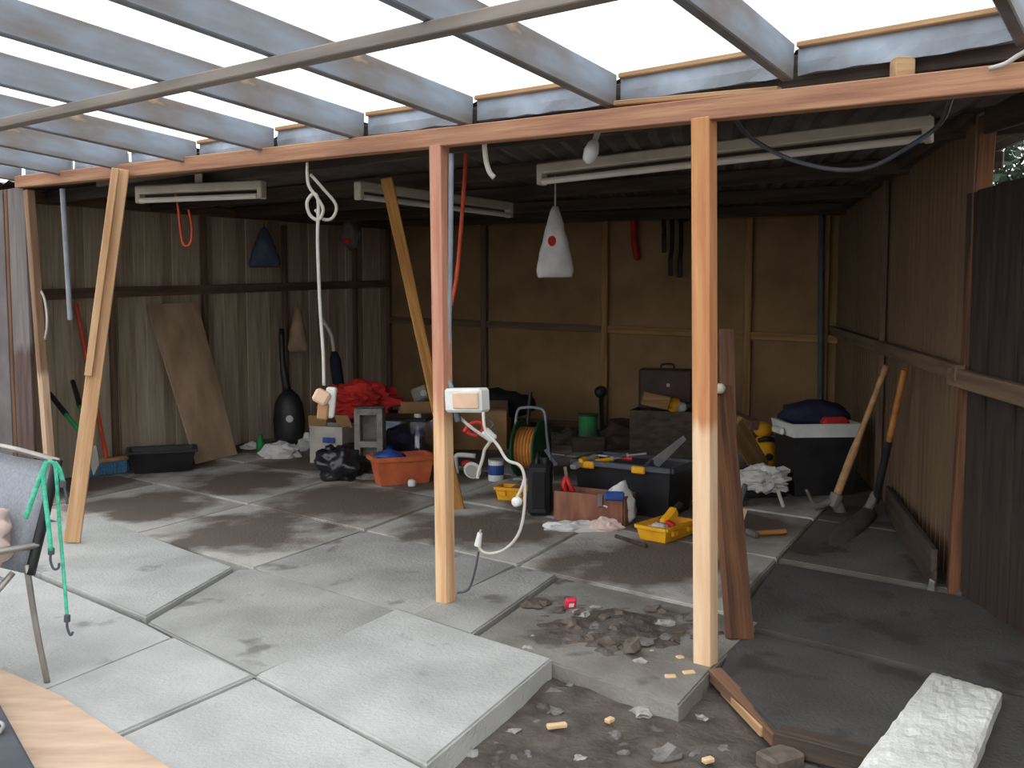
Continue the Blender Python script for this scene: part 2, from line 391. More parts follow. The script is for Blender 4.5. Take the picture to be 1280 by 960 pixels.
wb = thing('wall_back', WB.a, kind='structure')
cuts = [0] + [(WB.hit(u, 450) - WB.a).dot(WB.d) for u in (607, 757, 935, 1030)] + [WB.len + .08]
for a, b in zip(cuts, cuts[1:]):
    mb = MB().bar(WB.p(a + .002, 1.29, .02), WB.p(b - .002, 1.29, .02), .012, 2.58)
    obj('wall_sheet', mb, 'hardboard', wb)
for k, t in enumerate(cuts[:-1]):
    t = max(.03, t)
    beam('stud', WB.p(t, 0, -.03), WB.p(t, 2.48 - .12 * t / WB.len, -.03), .075, .045, 'stud_dark' if k in (0, 1) else 'stud_gold', wb, up=WB.n)
for k, (a, b) in enumerate(zip(cuts, cuts[1:])):
    z = 1.335 - .16 * a / WB.len
    beam('rail', WB.p(a + .04, z, -.028), WB.p(b - .04, 1.335 - .16 * b / WB.len, -.028), .045, .075, 'stud_gold' if k >= 2 else 'stud_dark', wb)
beam('top_plate', WB.p(0, 2.50, -.03), WB.p(WB.len, 2.38, -.03), .06, .06, 'stud_gold', wb)
beam('bottom_plate', WB.p(0, .18, -.03), WB.p(WB.len, .18, -.03), .05, .07, 'stud_dark', wb)
pp = obj('pipe', MB().cyl(WB.hit(1025, 560, -.1), WB.hit(1027, 262, -.1), .028), 'cord_grey', wb, smooth=False)

wr = thing('wall_right', WR.a, kind='structure')
rc = [0.0] + [(WR.hit(u, 450) - WR.a).dot(WR.d) for u in (1148, 1105, 1065)] + [WR.len + .1]
for a, b in zip(rc, rc[1:]):
    obj('wall_sheet', MB().bar(WR.p(a + .002, 1.2, -.02), WR.p(b - .002, 1.2, -.02), .014, 2.42), 'right_sheet', wr)
    k = int((b - a) / .1)
    for i in range(1, k):
        t = a + i * (b - a) / k
        obj('batten_strip', MB().bar(WR.p(t, 1.2, -.0105), WR.p(t + .012, 1.2, -.0105), .004, 2.40), 'right_sheet', wr)
beam('rail', WR.hit(1200, 467, .03), WR.hit(1037, 412, .03), .05, .085, 'stud_dark', wr)
beam('stud', WR.p(.03, -.08, .0), WR.p(.03, 2.40, -.07), .08, .07, 'old_timber', wr, up=WR.d)
beam('stud', WR.p(rc[2], 0, .02), WR.p(rc[2], 2.36, .02), .045, .04, 'stud_dark', wr, up=WR.n)
beam('top_plate', WR.p(0, 2.385, .02), WR.p(WR.len, 2.385, .02), .06, .06, 'dark_timber', wr)
beam('bottom_board', G(1167, 735) + V((0, 0, .10)), G(1100, 640) + V((0.05, 0, .08)), .03, .2, 'dark_timber', wr)

# ---- wall left of the opening
wf = thing('wall_front', HD.hit(0, 640) * 1.0, kind='structure'); wf.location.z = 0
tl = (HD.hit(36, 400) - HD.a).dot(HD.d)
for k, (a, b, m) in enumerate(((.015, .27, 'board_peeling'), (.285, .33, 'old_timber'), (.345, .60, 'board_grey'), (.615, .87, 'board_grey'), (.885, 1.14, 'board_grey'))):
    p = HD.p(tl - (a + b) / 2, 0, .02 + .02 * (k % 2))
    beam('board', p, p + V((0, 0, 2.36)), b - a, .025 if k != 1 else .06, m, wf, up=HD.n)

# ---- roof of the shed
ceil = thing('ceiling', (0, 7, 2.42), kind='structure')
hl, hr = HD.p((HD.hit(20, 300) - HD.a).dot(HD.d), 0, .12), HD.p((HD.hit(1280, 300) - HD.a).dot(HD.d) + 1.1, 0, .12)
RZ = 2.44
RB = [0, 0, .0, .14]
quadr = [hl - HD.d * .85, hr, V((3.4, 9.45, 0)), V((-1.75, 12.25, 0))]
ns = 9
for k in range(ns):                                    # corrugated sheets side by side
    mb = MB(); m_ = 24; t0, t1 = k / ns, (k + 1) / ns; top = []; bot = []
    for i in range(m_ + 1):
        t = t0 + (t1 - t0) * i / m_ + (.002 if i == m_ else 0)
        a = quadr[0].lerp(quadr[1], t); b = quadr[3].lerp(quadr[2], t); zb = .14 * (1 - t); z = RZ + .012 * math.sin(i / m_ * 2 * math.pi * 6) + (.004 if k % 2 else 0)
        top.append((mb.bm.verts.new((a.x, a.y, z)), mb.bm.verts.new((b.x, b.y, z + zb))))
        bot.append((mb.bm.verts.new((a.x, a.y, z + .003)), mb.bm.verts.new((b.x, b.y, z + zb + .003))))
    for i in range(m_):
        mb.bm.faces.new((top[i][0], top[i + 1][0], top[i + 1][1], top[i][1])); mb.bm.faces.new((bot[i][0], bot[i][1], bot[i + 1][1], bot[i + 1][0]))
    obj('roof_sheet', mb, 'roof_under', ceil)
for k in range(5):
    t = (k + .45) / 5
    a = quadr[0].lerp(quadr[3], t) + V((0, 0, RZ - .07 + .14 * t)); b = quadr[1].lerp(quadr[2], t) + V((0, 0, RZ - .07))
    beam('purlin', a, b, .05, .1, 'dark_timber', ceil)
beam('edge_fascia', quadr[1] + V((0, 0, RZ - .06)), WR.p(0, RZ - .06, -.06), .03, .14, 'dark_timber', ceil)

# ================================================================== HEADER, POSTS
hdr = beam('header_beam', HD.hit(24, 228), HD.p((HD.hit(1280, 97) - HD.a).dot(HD.d) + 1.0, 2.20 - .02), .07, .085, 'header_red')
tag(hdr, 'long reddish timber header beam across the shed opening', 'beam')
cbase = G(557, 752); rbase = G(882, 830, -.02)
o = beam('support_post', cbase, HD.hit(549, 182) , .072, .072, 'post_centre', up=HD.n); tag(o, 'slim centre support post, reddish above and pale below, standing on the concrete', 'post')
o = beam('support_post', rbase, HD.hit(880, 148), .078, .078, 'post_right', up=HD.n); tag(o, 'right support post, orange above and pale cream below, at the slab edge', 'post')
lt = HD.hit(152, 212, -.09)
t = thing('leaning_prop', G(90, 678), 'pale pine prop of two planks leaning under the left of the header', 'post')
beam('plank', G(90, 678, .02), at(138, 330, 6.25).lerp(lt, 1.0), .095, .035, 'post_pine', t, up=(.3, -1, 0))
mid = G(90, 678, .02).lerp(lt, .44)
beam('plank', mid + V((-.015, -.05, 0)), lt + V((-.02, -.045, 0)), .045, .035, 'post_pine', t, up=(.3, -1, 0))
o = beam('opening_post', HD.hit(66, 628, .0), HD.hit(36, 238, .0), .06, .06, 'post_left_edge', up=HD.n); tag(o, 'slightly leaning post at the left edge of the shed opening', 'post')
pt = at(483, 222, 6.2)
o = beam('leaning_brace', G(574, 636), pt, .075, .04, 'prop_gold', up=(0, -1, 0)); tag(o, 'golden timber brace slanting behind the centre post', 'brace')

# ================================================================== OPEN FRONT ROOF
roof = thing('verandah_roof', HD.p(0, 2.3, .05), 'open verandah roof of weathered rafters with clear sheets and foil flashing', 'roof')
RD = ray(1490, 480).normalized()
ends = [HD.hit(u, v, .05) for u, v in ((88, 222), (158, 215), (243, 207), (340, 193), (452, 177), (587, 160), (765, 137), (985, 104))]
ends = [ends[0] * 2 - ends[1]] + ends + [ends[-1] + (ends[-1] - ends[-2]) * 1.03]
RH = .14; RL = 5.2
for e in ends:
    c = e + V((0, 0, RH / 2 + .005))
    beam('rafter', c, c - RD * RL, .045, RH, 'rafter_paint', roof, bev=.005)
for a, b in zip(ends, ends[1:]):
    dd = (b - a).normalized(); z = V((0, 0, .10)); off = HD.n * .02
    f_ = MB(); k = 10
    for s_ in (0, 1):
        pass
    A = a + dd * .03 + off; B = b - dd * .03 + off
    rows = []
    for i in range(k + 1):
        p = A.lerp(B, i / k); rows.append([f_.bm.verts.new(p + V((0, 0, .03 + .012 * noise.noise(p * 9)))), f_.bm.verts.new(p - HD.n * (.004 + .01 * noise.noise(p * 7)) + V((0, 0, .075))), f_.bm.verts.new(p + V((0, 0, .128))), f_.bm.verts.new(p + V((0, 0, .128)) + HD.n * .02), f_.bm.verts.new(p + V((0, 0, .03)) + HD.n * .02)])
    for r0, r1 in zip(rows, rows[1:]):
        for q in range(5): f_.bm.faces.new((r0[q], r1[q], r1[(q + 1) % 5], r0[(q + 1) % 5]))
    f_.bm.faces.new(rows[0]); f_.bm.faces.new(rows[-1][::-1])
    obj('foil_flashing', f_, 'foil', roof)
    beam('ledger_strip', A + V((0, 0, .138)) - HD.n * .01, B + V((0, 0, .138)) - HD.n * .01, .03, .022, 'pale_batten', roof)
    # clear sheet over the bay
    P = [a + V((0, 0, RH + .02)), b + V((0, 0, RH + .02))]; P += [P[1] - RD * RL, P[0] - RD * RL]
    obj('clear_sheet', MB().plate(P, .004), 'clear_sheet', roof)
# batten under the rafters
def on_batten(e):
    lo, hi = 0, RL
    for _ in range(40):
        m_ = (lo + hi) / 2; q = e - RD * m_ - CP; dz = q.dot(FW)
        u = 640 + FPX * q.x / dz; v = 480 - FPX * q.dot(UP) / dz
        if dz > 0 and v > 150 - .2266 * u: lo = m_
        else: hi = m_
    return e - RD * lo
b0, b1 = on_batten(ends[3]), on_batten(ends[6]); bd = (b1 - b0)
bz = V((0, 0, -.025))
beam('cross_batten', b0 - bd * 1.2 + bz, b1 + bd * .9 + bz, .06, .045, 'batten_grey', roof)
bl = HD.hit(1128, 86, .08)
obj('spacer_block', MB().box(bl, (.07, .06, .075), bev=.004), 'pale_batten', roof)
beam('header_packer', HD.hit(770, 130, .02), HD.hit(975, 112, .02), .05, .02, 'pale_batten', roof)
fb0 = HD.hit(1000, 112, .14); beam('shed_fascia', HD.p((fb0 - HD.a).dot(HD.d) - 5, 2.37, .13), HD.p((fb0 - HD.a).dot(HD.d) + 2.0, 2.36, .13), .03, .13, 'dark_timber', roof)

# ================================================================== FENCE AND TREE OUTSIDE
fl = Plane((2.27, 4.86), (2.31, 1.2))
fe = thing('paling_fence', fl.a, 'dark timber paling fence running on from the right wall', 'fence')
for k in range(26):
    p = fl.p(.07 + k * .135, -.09, .0 if k % 2 else .014)
    beam('paling', p, p + V((0, 0, 2.13 + random.uniform(-.01, .01))), .14, .016, 'fence_dark', fe, up=fl.n, bev=.002)
beam('rail', fl.p(0, 1.12, -.04), fl.p(3.5, .9, -.04), .05, .09, 'stud_dark', fe)
tr = thing('garden_tree', (4.9, 9.2, -.1), 'dark leafy tree beyond the fence at the right', 'tree')
obj('trunk', MB().tube([(4.9, 9.2, -.1), (4.95, 9.2, 1.2), (4.8, 9.3, 2.2)], [.12, .1, .07]), 'bark', tr, smooth=True)
lf = MB()
for k in range(9000):
    d = V((random.gauss(0, 1), random.gauss(0, 1), random.gauss(0, 1))).normalized() * (random.random() ** .35)
    c = V((4.75 + d.x * 1.5, 9.3 + d.y * 1.2, 2.7 + d.z * 1.35)); r = .035 + random.random() * .035
    x = V((random.gauss(0, 1), random.gauss(0, 1), random.gauss(0, 1))).normalized(); y = x.orthogonal().normalized() * .5
    lf.bm.faces.new([lf.bm.verts.new(c + q) for q in (x * r, y * r, -x * r, -y * r)])
o = obj('foliage', lf, 'leaf_green', tr); o['kind'] = 'stuff'

# ================================================================== LIGHTS AND CABLES UNDER THE ROOF
def fluoro(pa, pb, label, r=.019):
    pa, pb = V(pa), V(pb); d = (pb - pa).normalized(); t = thing('fluorescent_light', (pa + pb) / 2, label, 'light', 'fluorescent battens under the shed roof')
    obj('housing', MB().bar(pa, pb, .07, .06, bev=.008), 'cream_metal', t)
    dn = V((0, 0, -.075)); side = V((d.y, -d.x, 0)) * .02
    obj('tube', MB().cyl(pa + d * .04 + dn + side, pb - d * .04 + dn + side, r), 'tube_white', t, smooth=False)
    for p, s in ((pa, 1), (pb, -1)):
        obj('end_cap', MB().bar(p + d * s * .0 + V((0, 0, -.05)), p + d * s * .04 + V((0, 0, -.05)), .065, .085, bev=.006), 'cream_metal', t)
    obj('ceiling_bracket', MB().bar((pa + pb) / 2 + V((0, 0, .03)), (pa + pb) / 2 + V((0, 0, 2.42 - ((pa + pb) / 2).z)), .05, .02), 'cream_metal', t)
fluoro(at(674, 212, 5.75), at(1166, 152, 4.45), 'long twin fluorescent batten behind the right half of the header')
fluoro(at(172, 238, 6.9), at(330, 231, 6.55), 'short fluorescent batten hanging near the left wall')
fluoro(at(446, 232, 6.55), at(638, 258, 7.9), 'dim fluorescent batten running back behind the centre post')
# hanging outlet
t = thing('hanging_outlet', at(406, 505, 5.3), 'white power outlet hanging on a knotted cord in the shed opening', 'outlet')
Y = 5.3
obj('cord', MB().tube([at(u, v, Y) for u, v in ((384, 214), (386, 232), (397, 248), (404, 262), (398, 275), (387, 268), (384, 252), (393, 242), (398, 255), (397, 300), (400, 380), (404, 440), (405, 482))], .0095), 'cord_white', t, smooth=True)
obj('cord_loop', MB().tube([at(u, v, Y + .03) for u, v in ((388, 218), (404, 236), (420, 256), (416, 272), (404, 274), (394, 262))], .009), 'cord_white', t, smooth=True)
obj('cord_tail', MB().tube([at(384, 216, Y), at(384, 205, Y), HD.hit(384, 205, .0)], .008), 'cord_white', t, smooth=True)
c = at(413, 503, Y); obj('socket', MB().box(c, (.055, .05, .17), ry=.12, bev=.008), 'white_plastic', t)
c = at(402, 496, Y - .05); s = obj('plug', MB().box(c, (.085, .06, .075), ry=.5, bev=.012), 'beige_plastic', t)
obj('plug_body', MB().box(at(404, 514, Y - .03), (.06, .045, .09), ry=.1, bev=.008), 'cardboard', t)
# box on the centre post
q = HD.hit(585, 500, -.02)
t = thing('wall_outlet_box', q, 'white power box with orange front fixed to the centre post', 'outlet box')
obj('case', MB().bar(HD.hit(561, 500, -.03), HD.hit(607, 500, -.03), .08, .115, bev=.012), 'white_plastic', t)
obj('face', MB().bar(HD.hit(566, 501, -.074), HD.hit(598, 501, -.074), .012, .075, bev=.004), 'beige_plastic', t)
obj('gland', MB().cyl(HD.hit(570, 512, -.03), HD.hit(573, 527, -.03), .016), 'cord_grey', t)
o = obj('conduit_pipe', MB().tube([HD.hit(564, 192, .02), HD.hit(563, 300, .02), HD.hit(561, 420, .02), HD.hit(560, 470, .02), HD.hit(565, 486, .0)], .014), 'pipe_grey', smooth=True)
tag(o, 'thin grey conduit running down beside the centre post', 'pipe')
o = obj('white_cable', MB().tube([HD.hit(u, v, -.06) for u, v in ((604, 515), (607, 538), (622, 556), (634, 575), (650, 582), (656, 600), (655, 640), (648, 668), (632, 686), (612, 692), (600, 686), (598, 670))], .0075), 'cord_white', smooth=True)
tag(o, 'white cable looping down from the power box on the centre post', 'cable')
t = thing('cable_plug', HD.hit(599, 676, -.06), 'white plug end hooked up at the tip of the looping cable', 'plug')
obj('plug_body', MB().cyl(HD.hit(597, 682, -.06), HD.hit(600, 666, -.06), .017, .012), 'white_plastic', t); obj('pin', MB().cyl(HD.hit(600, 666, -.06), HD.hit(601, 662, -.06), .005), 'steel', t)
o = obj('thin_wire', MB().tube([HD.hit(598, 690, -.05), HD.hit(594, 712, -.05), HD.hit(586, 736, -.04), HD.hit(572, 741, -.04)], .006), 'cord_grey', smooth=True)
tag(o, 'thin dark wire trailing to the foot of the centre post', 'wire')
t = thing('round_plug', HD.hit(643, 628, -.07), 'small white round plug hanging over the small yellow tray', 'plug')
obj('plug_body', MB().lathe(HD.hit(643, 628, -.10), [(.014, 0), (.022, .006), (.022, .03), (.012, .04)], axis=HD.n), 'white_plastic', t, smooth=True)
obj('stub', MB().tube([HD.hit(645, 624, -.07), HD.hit(652, 610, -.065), HD.hit(655, 600, -.06)], .007), 'cord_white', t, smooth=True)
t = thing('tangled_cords', at(612, 550, 5.6), 'tangle of white and red power cords behind the power box', 'cords')
Y = 5.0
obj('white_lead', MB().tube([HD.hit(572, 514, -.02)] + [at(u, v, Y) for u, v in ((575, 522), (590, 535), (604, 545), (612, 552), (606, 562), (603, 575), (598, 590), (597, 598))], .009), 'cord_white', t, smooth=True)
obj('grey_lead', MB().tube([at(u, v, Y + .05) for u, v in ((572, 518), (583, 530), (596, 541), (610, 538), (616, 530), (604, 520))], .007), 'cord_grey', t, smooth=True)
obj('red_lead', MB().tube([at(u, v, Y + .02) for u, v in ((580, 540), (588, 530), (600, 528), (604, 536), (594, 544), (584, 540))], .01), 'red_plastic', t, smooth=True)
obj('connector', MB().bar(at(605, 538, Y), at(618, 550, Y), .04, .05, bev=.008), 'white_plastic', t)
o = obj('orange_cable', MB().tube([at(u, v, 5.9) for u, v in ((583, 182), (582, 206), (580, 235), (576, 290), (571, 345), (564, 382))], .013), 'cord_orange', smooth=True); tag(o, 'orange cable hanging beside the centre post', 'cable')
o = obj('white_cord_end', MB().tube([at(u, v, 4.63) for u, v in ((605, 168), (606, 186), (608, 202), (612, 215), (618, 222))], .013), 'cord_white', smooth=True); tag(o, 'short white cord end dangling from the header right of the centre post', 'cord')
t = thing('light_bulb', at(742, 178, 4.6), 'white light bulb hanging slantwise under the header', 'bulb')
obj('glass', MB().lathe(at(744, 174, 4.6), [(.012, 0), (.026, .02), (.036, .06), (.030, .10), (.012, .118)], axis=at(735, 202, 4.6) - at(744, 174, 4.6)), 'white_plastic', t, smooth=True)
obj('base', MB().cyl(at(744, 174, 4.6), at(748, 164, 4.6), .014), 'cream_metal', t)
o = obj('sagging_cable', MB().tube([at(u, v, yy) for u, v, yy in ((915, 140, 3.95), (928, 162, 4.1), (950, 180, 4.2), (990, 200, 4.1), (1045, 212, 4.0), (1090, 208, 3.95), (1135, 184, 3.9), (1175, 155, 3.9), (1190, 118, 3.45))], .010), 'cord_grey', smooth=True); tag(o, 'dark grey cable sagging below the right end of the header', 'cable')
o = obj('roof_cable', MB().tube([HD.hit(u, v, -.06) for u, v in ((1236, 86), (1256, 80), (1272, 70), (1290, 60))], .008), 'cord_white', smooth=True); tag(o, 'pale cable lying along the top of the header at far right', 'cable')
o = obj('hanging_rod', MB().cyl(at(78, 236, 6.9), at(88, 400, 6.9), .018), 'pipe_grey'); tag(o, 'thin grey rod hanging from the roof near the left wall', 'rod')
o = obj('looped_wire', MB().tube([HD.hit(u, v, .02) for u, v in ((47, 355), (50, 362), (56, 375), (59, 400), (57, 420), (51, 434))], .009), 'cord_white', smooth=True); tag(o, 'pale wire bowing out from the left edge post', 'wire')
o = obj('red_cable', MB().tube([at(u, v, 6.9) for u, v in ((216, 232), (222, 255), (226, 290), (230, 306), (238, 304), (240, 285), (236, 262))], .009), 'cord_orange', smooth=True); tag(o, 'faded red cable looped below the short fluorescent batten', 'cord')

# ================================================================== HANGING ON THE WALLS
def hung_bag(name, top, w, hgt, m, label, cat, seed, dep=.08, tie=.05):
    top = V(top); t = thing(name, top - V((0, 0, hgt)), label, cat); mb = MB(); rings = []; n_ = 20; rows = 12
    for i in range(rows + 1):
        f = i / rows; ww = (.02 + (w / 2) * (f ** .8)) * (1 if f < .97 else .85); dd = .012 + dep / 2 * math.sin(min(1, f * 1.05) * math.pi * .8)
        rings.append([mb.bm.verts.new(top + V((math.cos(a) * ww * (1 + .12 * noise.noise(V((math.cos(a) * 2, i * .6, seed)))), math.sin(a) * dd * (1 + .5 * noise.noise(V((a, i * .5, seed + 3)))), -hgt * f + .02 * noise.noise(V((a * 1.5, f, seed))) * f))) for a in [2 * math.pi * k / n_ for k in range(n_)]])
    for a, b in zip(rings, rings[1:]):
        for k in range(n_): mb.bm.faces.new((a[k], a[(k + 1) % n_], b[(k + 1) % n_], b[k]))
    mb.bm.faces.new(rings[0]); mb.bm.faces.new(rings[-1][::-1])
    obj('bag_body', mb, m, t, smooth=True)
    obj('tie', MB().cyl(top + V((0, 0, -.01)), top + V((0, 0, tie)), .006), m, t)
    return t
Y = 7.0
t = hung_bag('carrier_bag', at(694, 258, Y), psize(44, Y), psize(87, Y), 'bag_white', 'white plastic carrier bag with red mark hanging before the back wall', 'bag', 1, tie=.26)
obj('red_print', MB().lathe(at(690, 301, Y - .047), [(.028, 0), (.03, .004), (.03, .006)], axis=(0, 1, 0), sx=1, sy=1.3), 'red_cloth', t)
Q = WB.hit(793, 262, -.06)
o = obj('red_strap', MB().tube([WB.hit(793, 258, -.06), WB.hit(792, 285, -.07), WB.hit(793, 305, -.06), WB.hit(797, 325, -.06)], [.035, .03, .035, .02], n=6), 'red_cloth', smooth=True); tag(o, 'dark red strap hanging on the back wall', 'strap')
t = thing('hanging_harness', WB.hit(845, 270, -.1), 'black bundle with dangling straps hung at the back wall', 'harness')
obj('bundle', MB().blob(WB.hit(850, 258, -.16), (.24, .12, .13), .3, seed=4), 'black_cloth', t, smooth=True)
for (u0, u1, v1) in ((829, 830, 316), (840, 838, 345), (851, 850, 347)):
    s = obj('strap', MB().tube([WB.hit(u0, 266, -.1), WB.hit((u0 + u1) / 2 + 1, (266 + v1) / 2, -.12), WB.hit(u1, v1 - 22, -.1)], .022, n=6), 'black_cloth', t, smooth=True)
    obj('handle', MB().bar(WB.hit(u1, v1 - 24, -.1), WB.hit(u1, v1, -.1), .05, .035, bev=.008), 'black_plastic', s)
hung_bag('carrier_bag', WL.hit(372, 384, -.35), psize(26, 9), psize(62, 9), 'bag_tan', 'tan plastic bag hanging low on the left wall', 'bag', 3, dep=.12)
t = hung_bag('hanging_jacket', WL.hit(330, 284, -.3), psize(44, 8.6), psize(56, 8.6), 'denim', 'faded blue jacket hanging high on the left wall', 'jacket', 5, dep=.16)
t = thing('hanging_sack', WL.hit(436, 312, -.4), 'dim grey net bag with a pink spot hanging near the back corner', 'bag')
Q = WL.hit(438, 292, -.4); obj('sack_body', MB().blob(Q, (.14, .12, .16), .25, seed=6, taper=.3), 'block_grey', t, smooth=True); obj('pink_spot', MB().blob(Q + V((-.02, -.12, -.09)), (.05, .02, .03), .2, sub=2), 'pink_red', t, smooth=True); obj('tie', MB().cyl(Q + V((0, 0, .12)), Q + V((0, 0, .3)), .008), 'cord_grey', t)
t = thing('golf_bag', G(362, 562), 'black bag with long neck standing against the left wall', 'bag')
p = G(362, 562)
obj('bag_body', MB().lathe(p, [(.12, 0), (.15, .1), (.16, .3), (.14, .46), (.1, .54), (.04, .6)], sy=.7, n=18), 'black_plastic', t, smooth=True)
obj('neck', MB().tube([p + V((-.01, 0, .58)), p + V((-.05, 0, .85)), p + V((-.07, .05, 1.2))], [.04, .03, .026]), 'black_plastic', t, smooth=True)
obj('badge', MB().lathe(p + V((0.03, -.112, .32)), [(.035, 0), (.035, .008)], axis=(0, 1, 0)), 'steel', t)
p = G(417, 556); t = thing('rolled_umbrella', p, 'navy and white rolled tube standing in the dark left corner', 'umbrella')
obj('canopy', MB().tube([p + V((.08, 0, .02)), p + V((.06, .05, .5)), p + V((0, .1, .95))], [.03, .06, .03]), 'navy_cloth', t, smooth=True)
obj('tip', MB().tube([p + V((0, .1, .93)), p + V((-.03, .12, 1.12)), p + V((-.12, .12, 1.28))], .02), 'cord_white', t, smooth=True)

# ================================================================== ALONG THE LEFT WALL
p0 = G(128, 585); p1 = WL.hit(95, 380, -.08)
t = thing('push_broom', G(135, 592), 'push broom with red handle and blue bristles leaning at the left wall', 'broom')
hb = [G(107, 597) + V((0, 0, .13)), G(160, 590) + V((0, 0, .13))]
obj('handle', MB().cyl((hb[0] + hb[1]) / 2 + V((0, 0, .02)), p1, .017), 'cord_orange', t)
obj('head', MB().bar(hb[0], hb[1], .07, .035, bev=.008), 'wood_handle', t)
br = MB()
for k in range(60):
    a = hb[0].lerp(hb[1], (k + .5) / 60)
    for s_ in (-1, 0, 1):
        off = V((0, .022 * s_, 0)); br.cyl(a + off + V((0, 0, -.015)), a + off * 1.6 + V((random.uniform(-.008, .008), random.uniform(-.008, .008), -.126)), .007, .007, 5)
o = obj('bristles', br, 'bristle_blue', t); o['kind'] = 'stuff'
t = thing('garden_loppers', G(112, 596), 'green loppers with black grips leaning at the left wall', 'loppers')
piv = at(116, 560, 7.35); gA = WL.hit(62, 492, -.18); gB = WL.hit(91, 477, -.14)
for g in (gA, gB):
    s = obj('handle', MB().cyl(piv, g.lerp(piv, .38), .018), 'green_plastic', t)
    obj('grip', MB().cyl(g.lerp(piv, .4), g, .023, .02), 'black_plastic', s)
obj('blade', MB().plate([piv + V((-.03, 0, .02)), piv + V((.03, 0, .02)), piv + V((.05, 0, -.12)), piv + V((.0, 0, -.22)), piv + V((-.02, 0, -.12))], .012), 'steel_dull', t)
p = G(194, 592); t = thing('mortar_tub', p, 'black plastic mortar tub on the floor by the left wall', 'tub')
obj('basin', MB().open_box(p + V((0, .18, 0)), (.56, .38, .19), .015, .05, rz=.35), 'black_plastic', t)
rim = MB(); c = p + V((0, .18, .19)); R_ = Matrix.Rotation(.35, 4, 'Z')
q4 = [c + R_ @ V(v) for v in ((-.285, -.195, 0), (.285, -.195, 0), (.285, .195, 0), (-.285, .195, 0))]
for i in range(4): rim.bar(q4[i], q4[(i + 1) % 4], .03, .016)
obj('rim', rim, 'black_plastic', t)
pl = [G(245, 580), G(296, 568)]; tp = [WL.hit(183, 381, -.08), WL.hit(246, 378, -.08)]
o = obj('plywood_sheet', MB().plate([pl[0], pl[1], tp[1], tp[0]], .016), 'plywood'); tag(o, 'tall plywood sheet leaning against the left wall', 'plywood')
o = None

# ================================================================== CLUTTER, LEFT TO RIGHT
def crumple(name, u, v, w, h, m, label, cat, seed, group=None, dep=.7, dy=.1, z=0.0):
    p = G(u, v, z); W, H_ = psize(w, p.y) / 2, psize(h, p.y) / 2
    o = obj(name, MB().blob(p + V((0, dy, H_ * .9)), (W, W * dep, H_), .45, 2.5, seed, 3, flat=p.z, fine=.35), m, smooth=False); tag(o, label, cat, group); return o
crumple('crumpled_bag', 311, 570, 24, 16, 'bag_white', 'small crumpled white bag beside the foot of the plywood sheet', 'bag', 11)
crumple('crumpled_bag', 348, 580, 44, 26, 'bag_white', 'largest crumpled white plastic bag left of the black garbage bag', 'bag', 12)
crumple('crumpled_bag', 378, 573, 46, 30, 'bag_white', 'crumpled white plastic bag against the pale carton', 'bag', 13, dy=.2)
p = G(326, 564); t = thing('green_bottle', p, 'small bright green bottle among the crumpled white bags', 'bottle')
obj('bottle_body', MB().lathe(p, [(.04, 0), (.045, .02), (.045, .09), (.02, .12), (.02, .14)], n=14), 'green_plastic', t, smooth=True); obj('cap', MB().cyl(p + V((0, 0, .14)), p + V((0, 0, .17)), .022), 'green_plastic', t)
p = G(412, 582); t = thing('open_carton', p, 'pale open carton with brown flaps under the hanging outlet', 'box')
obj('carton_body', MB().open_box(p + V((0, .25, 0)), (.34, .3, .34), .012, .0, rz=-.35), 'carton_pale', t)
for k, (rz, dx) in enumerate(((.2, -.14), (-.5, .1))):
    obj('flap', MB().box(p + V((dx, .18, .38)), (.16, .012, .13), rz=rz, rx=.5), 'cardboard', t)
obj('blue_label', MB().box(p + V((-.02, .075, .22)), (.12, .006, .05), rz=-.35), 'blue_plastic', t)
p = G(425, 603); t = thing('garbage_bag', p, 'shiny black garbage bag slumped on the floor left of the planter', 'bag')
W = psize(58, p.y) / 2
obj('bag_body', MB().blob(p + V((0, .16, .13)), (W * 1.05, .2, .15), .35, 1.8, 21, 4, flat=p.z, fine=.18), 'black_bag', t, smooth=True); obj('knot', MB().blob(p + V((-.1, .12, .26)), (.04, .04, .04), .4, seed=3, sub=2), 'black_bag', t, smooth=True)
p = G(461, 600); t = thing('concrete_block', p, 'upright grey concrete block between garbage bag and planter', 'block')
W = psize(36, p.y)
bb = MB(); H_ = psize(90, p.y)
for sx in (-1, 1): bb.box(p + V((sx * (W / 2 - .025), .12, H_ / 2)), (.05, .22, H_), bev=.006)
for zz in (.025, H_ / 2, H_ - .025): bb.box(p + V((0, .12, zz)), (W - .09, .218, .05))
obj('block_body', bb, 'block_grey', t); obj('back_web', MB().box(p + V((0, .16, H_ / 2)), (W - .1, .03, H_ - .1)), 'block_grey', t)
p = G(500, 592); t = thing('storage_crate', p, 'clear plastic crate of dark bits behind the orange planter', 'crate')
cc = p + V((0, .3, 0)); obj('crate_body', MB().open_box(cc, (.52, .36, .44), .012, .03, rz=-.2), 'clear_plastic', t)
obj('lid', MB().box(cc + V((0, 0, .45)), (.54, .38, .03), rz=-.2, bev=.01), 'black_plastic', t)
obj('contents', MB().blob(cc + V((0, 0, .2)), (.2, .13, .18), .3, seed=8, sub=3), 'navy_cloth', t, smooth=True)
for dx, mm in ((-.12, 'blue_plastic'), (.02, 'purple_plastic'), (.1, 'purple_plastic')):
    obj('toy_piece', MB().blob(cc + V((dx, -.12, .3 - abs(dx))), (.07, .04, .05), .3, seed=int(dx * 50) + 9, sub=2), mm, t, smooth=True)
p = G(522, 588); t = thing('clear_bottle', p, 'tall clear plastic bottle standing at the right of the storage crate', 'bottle')
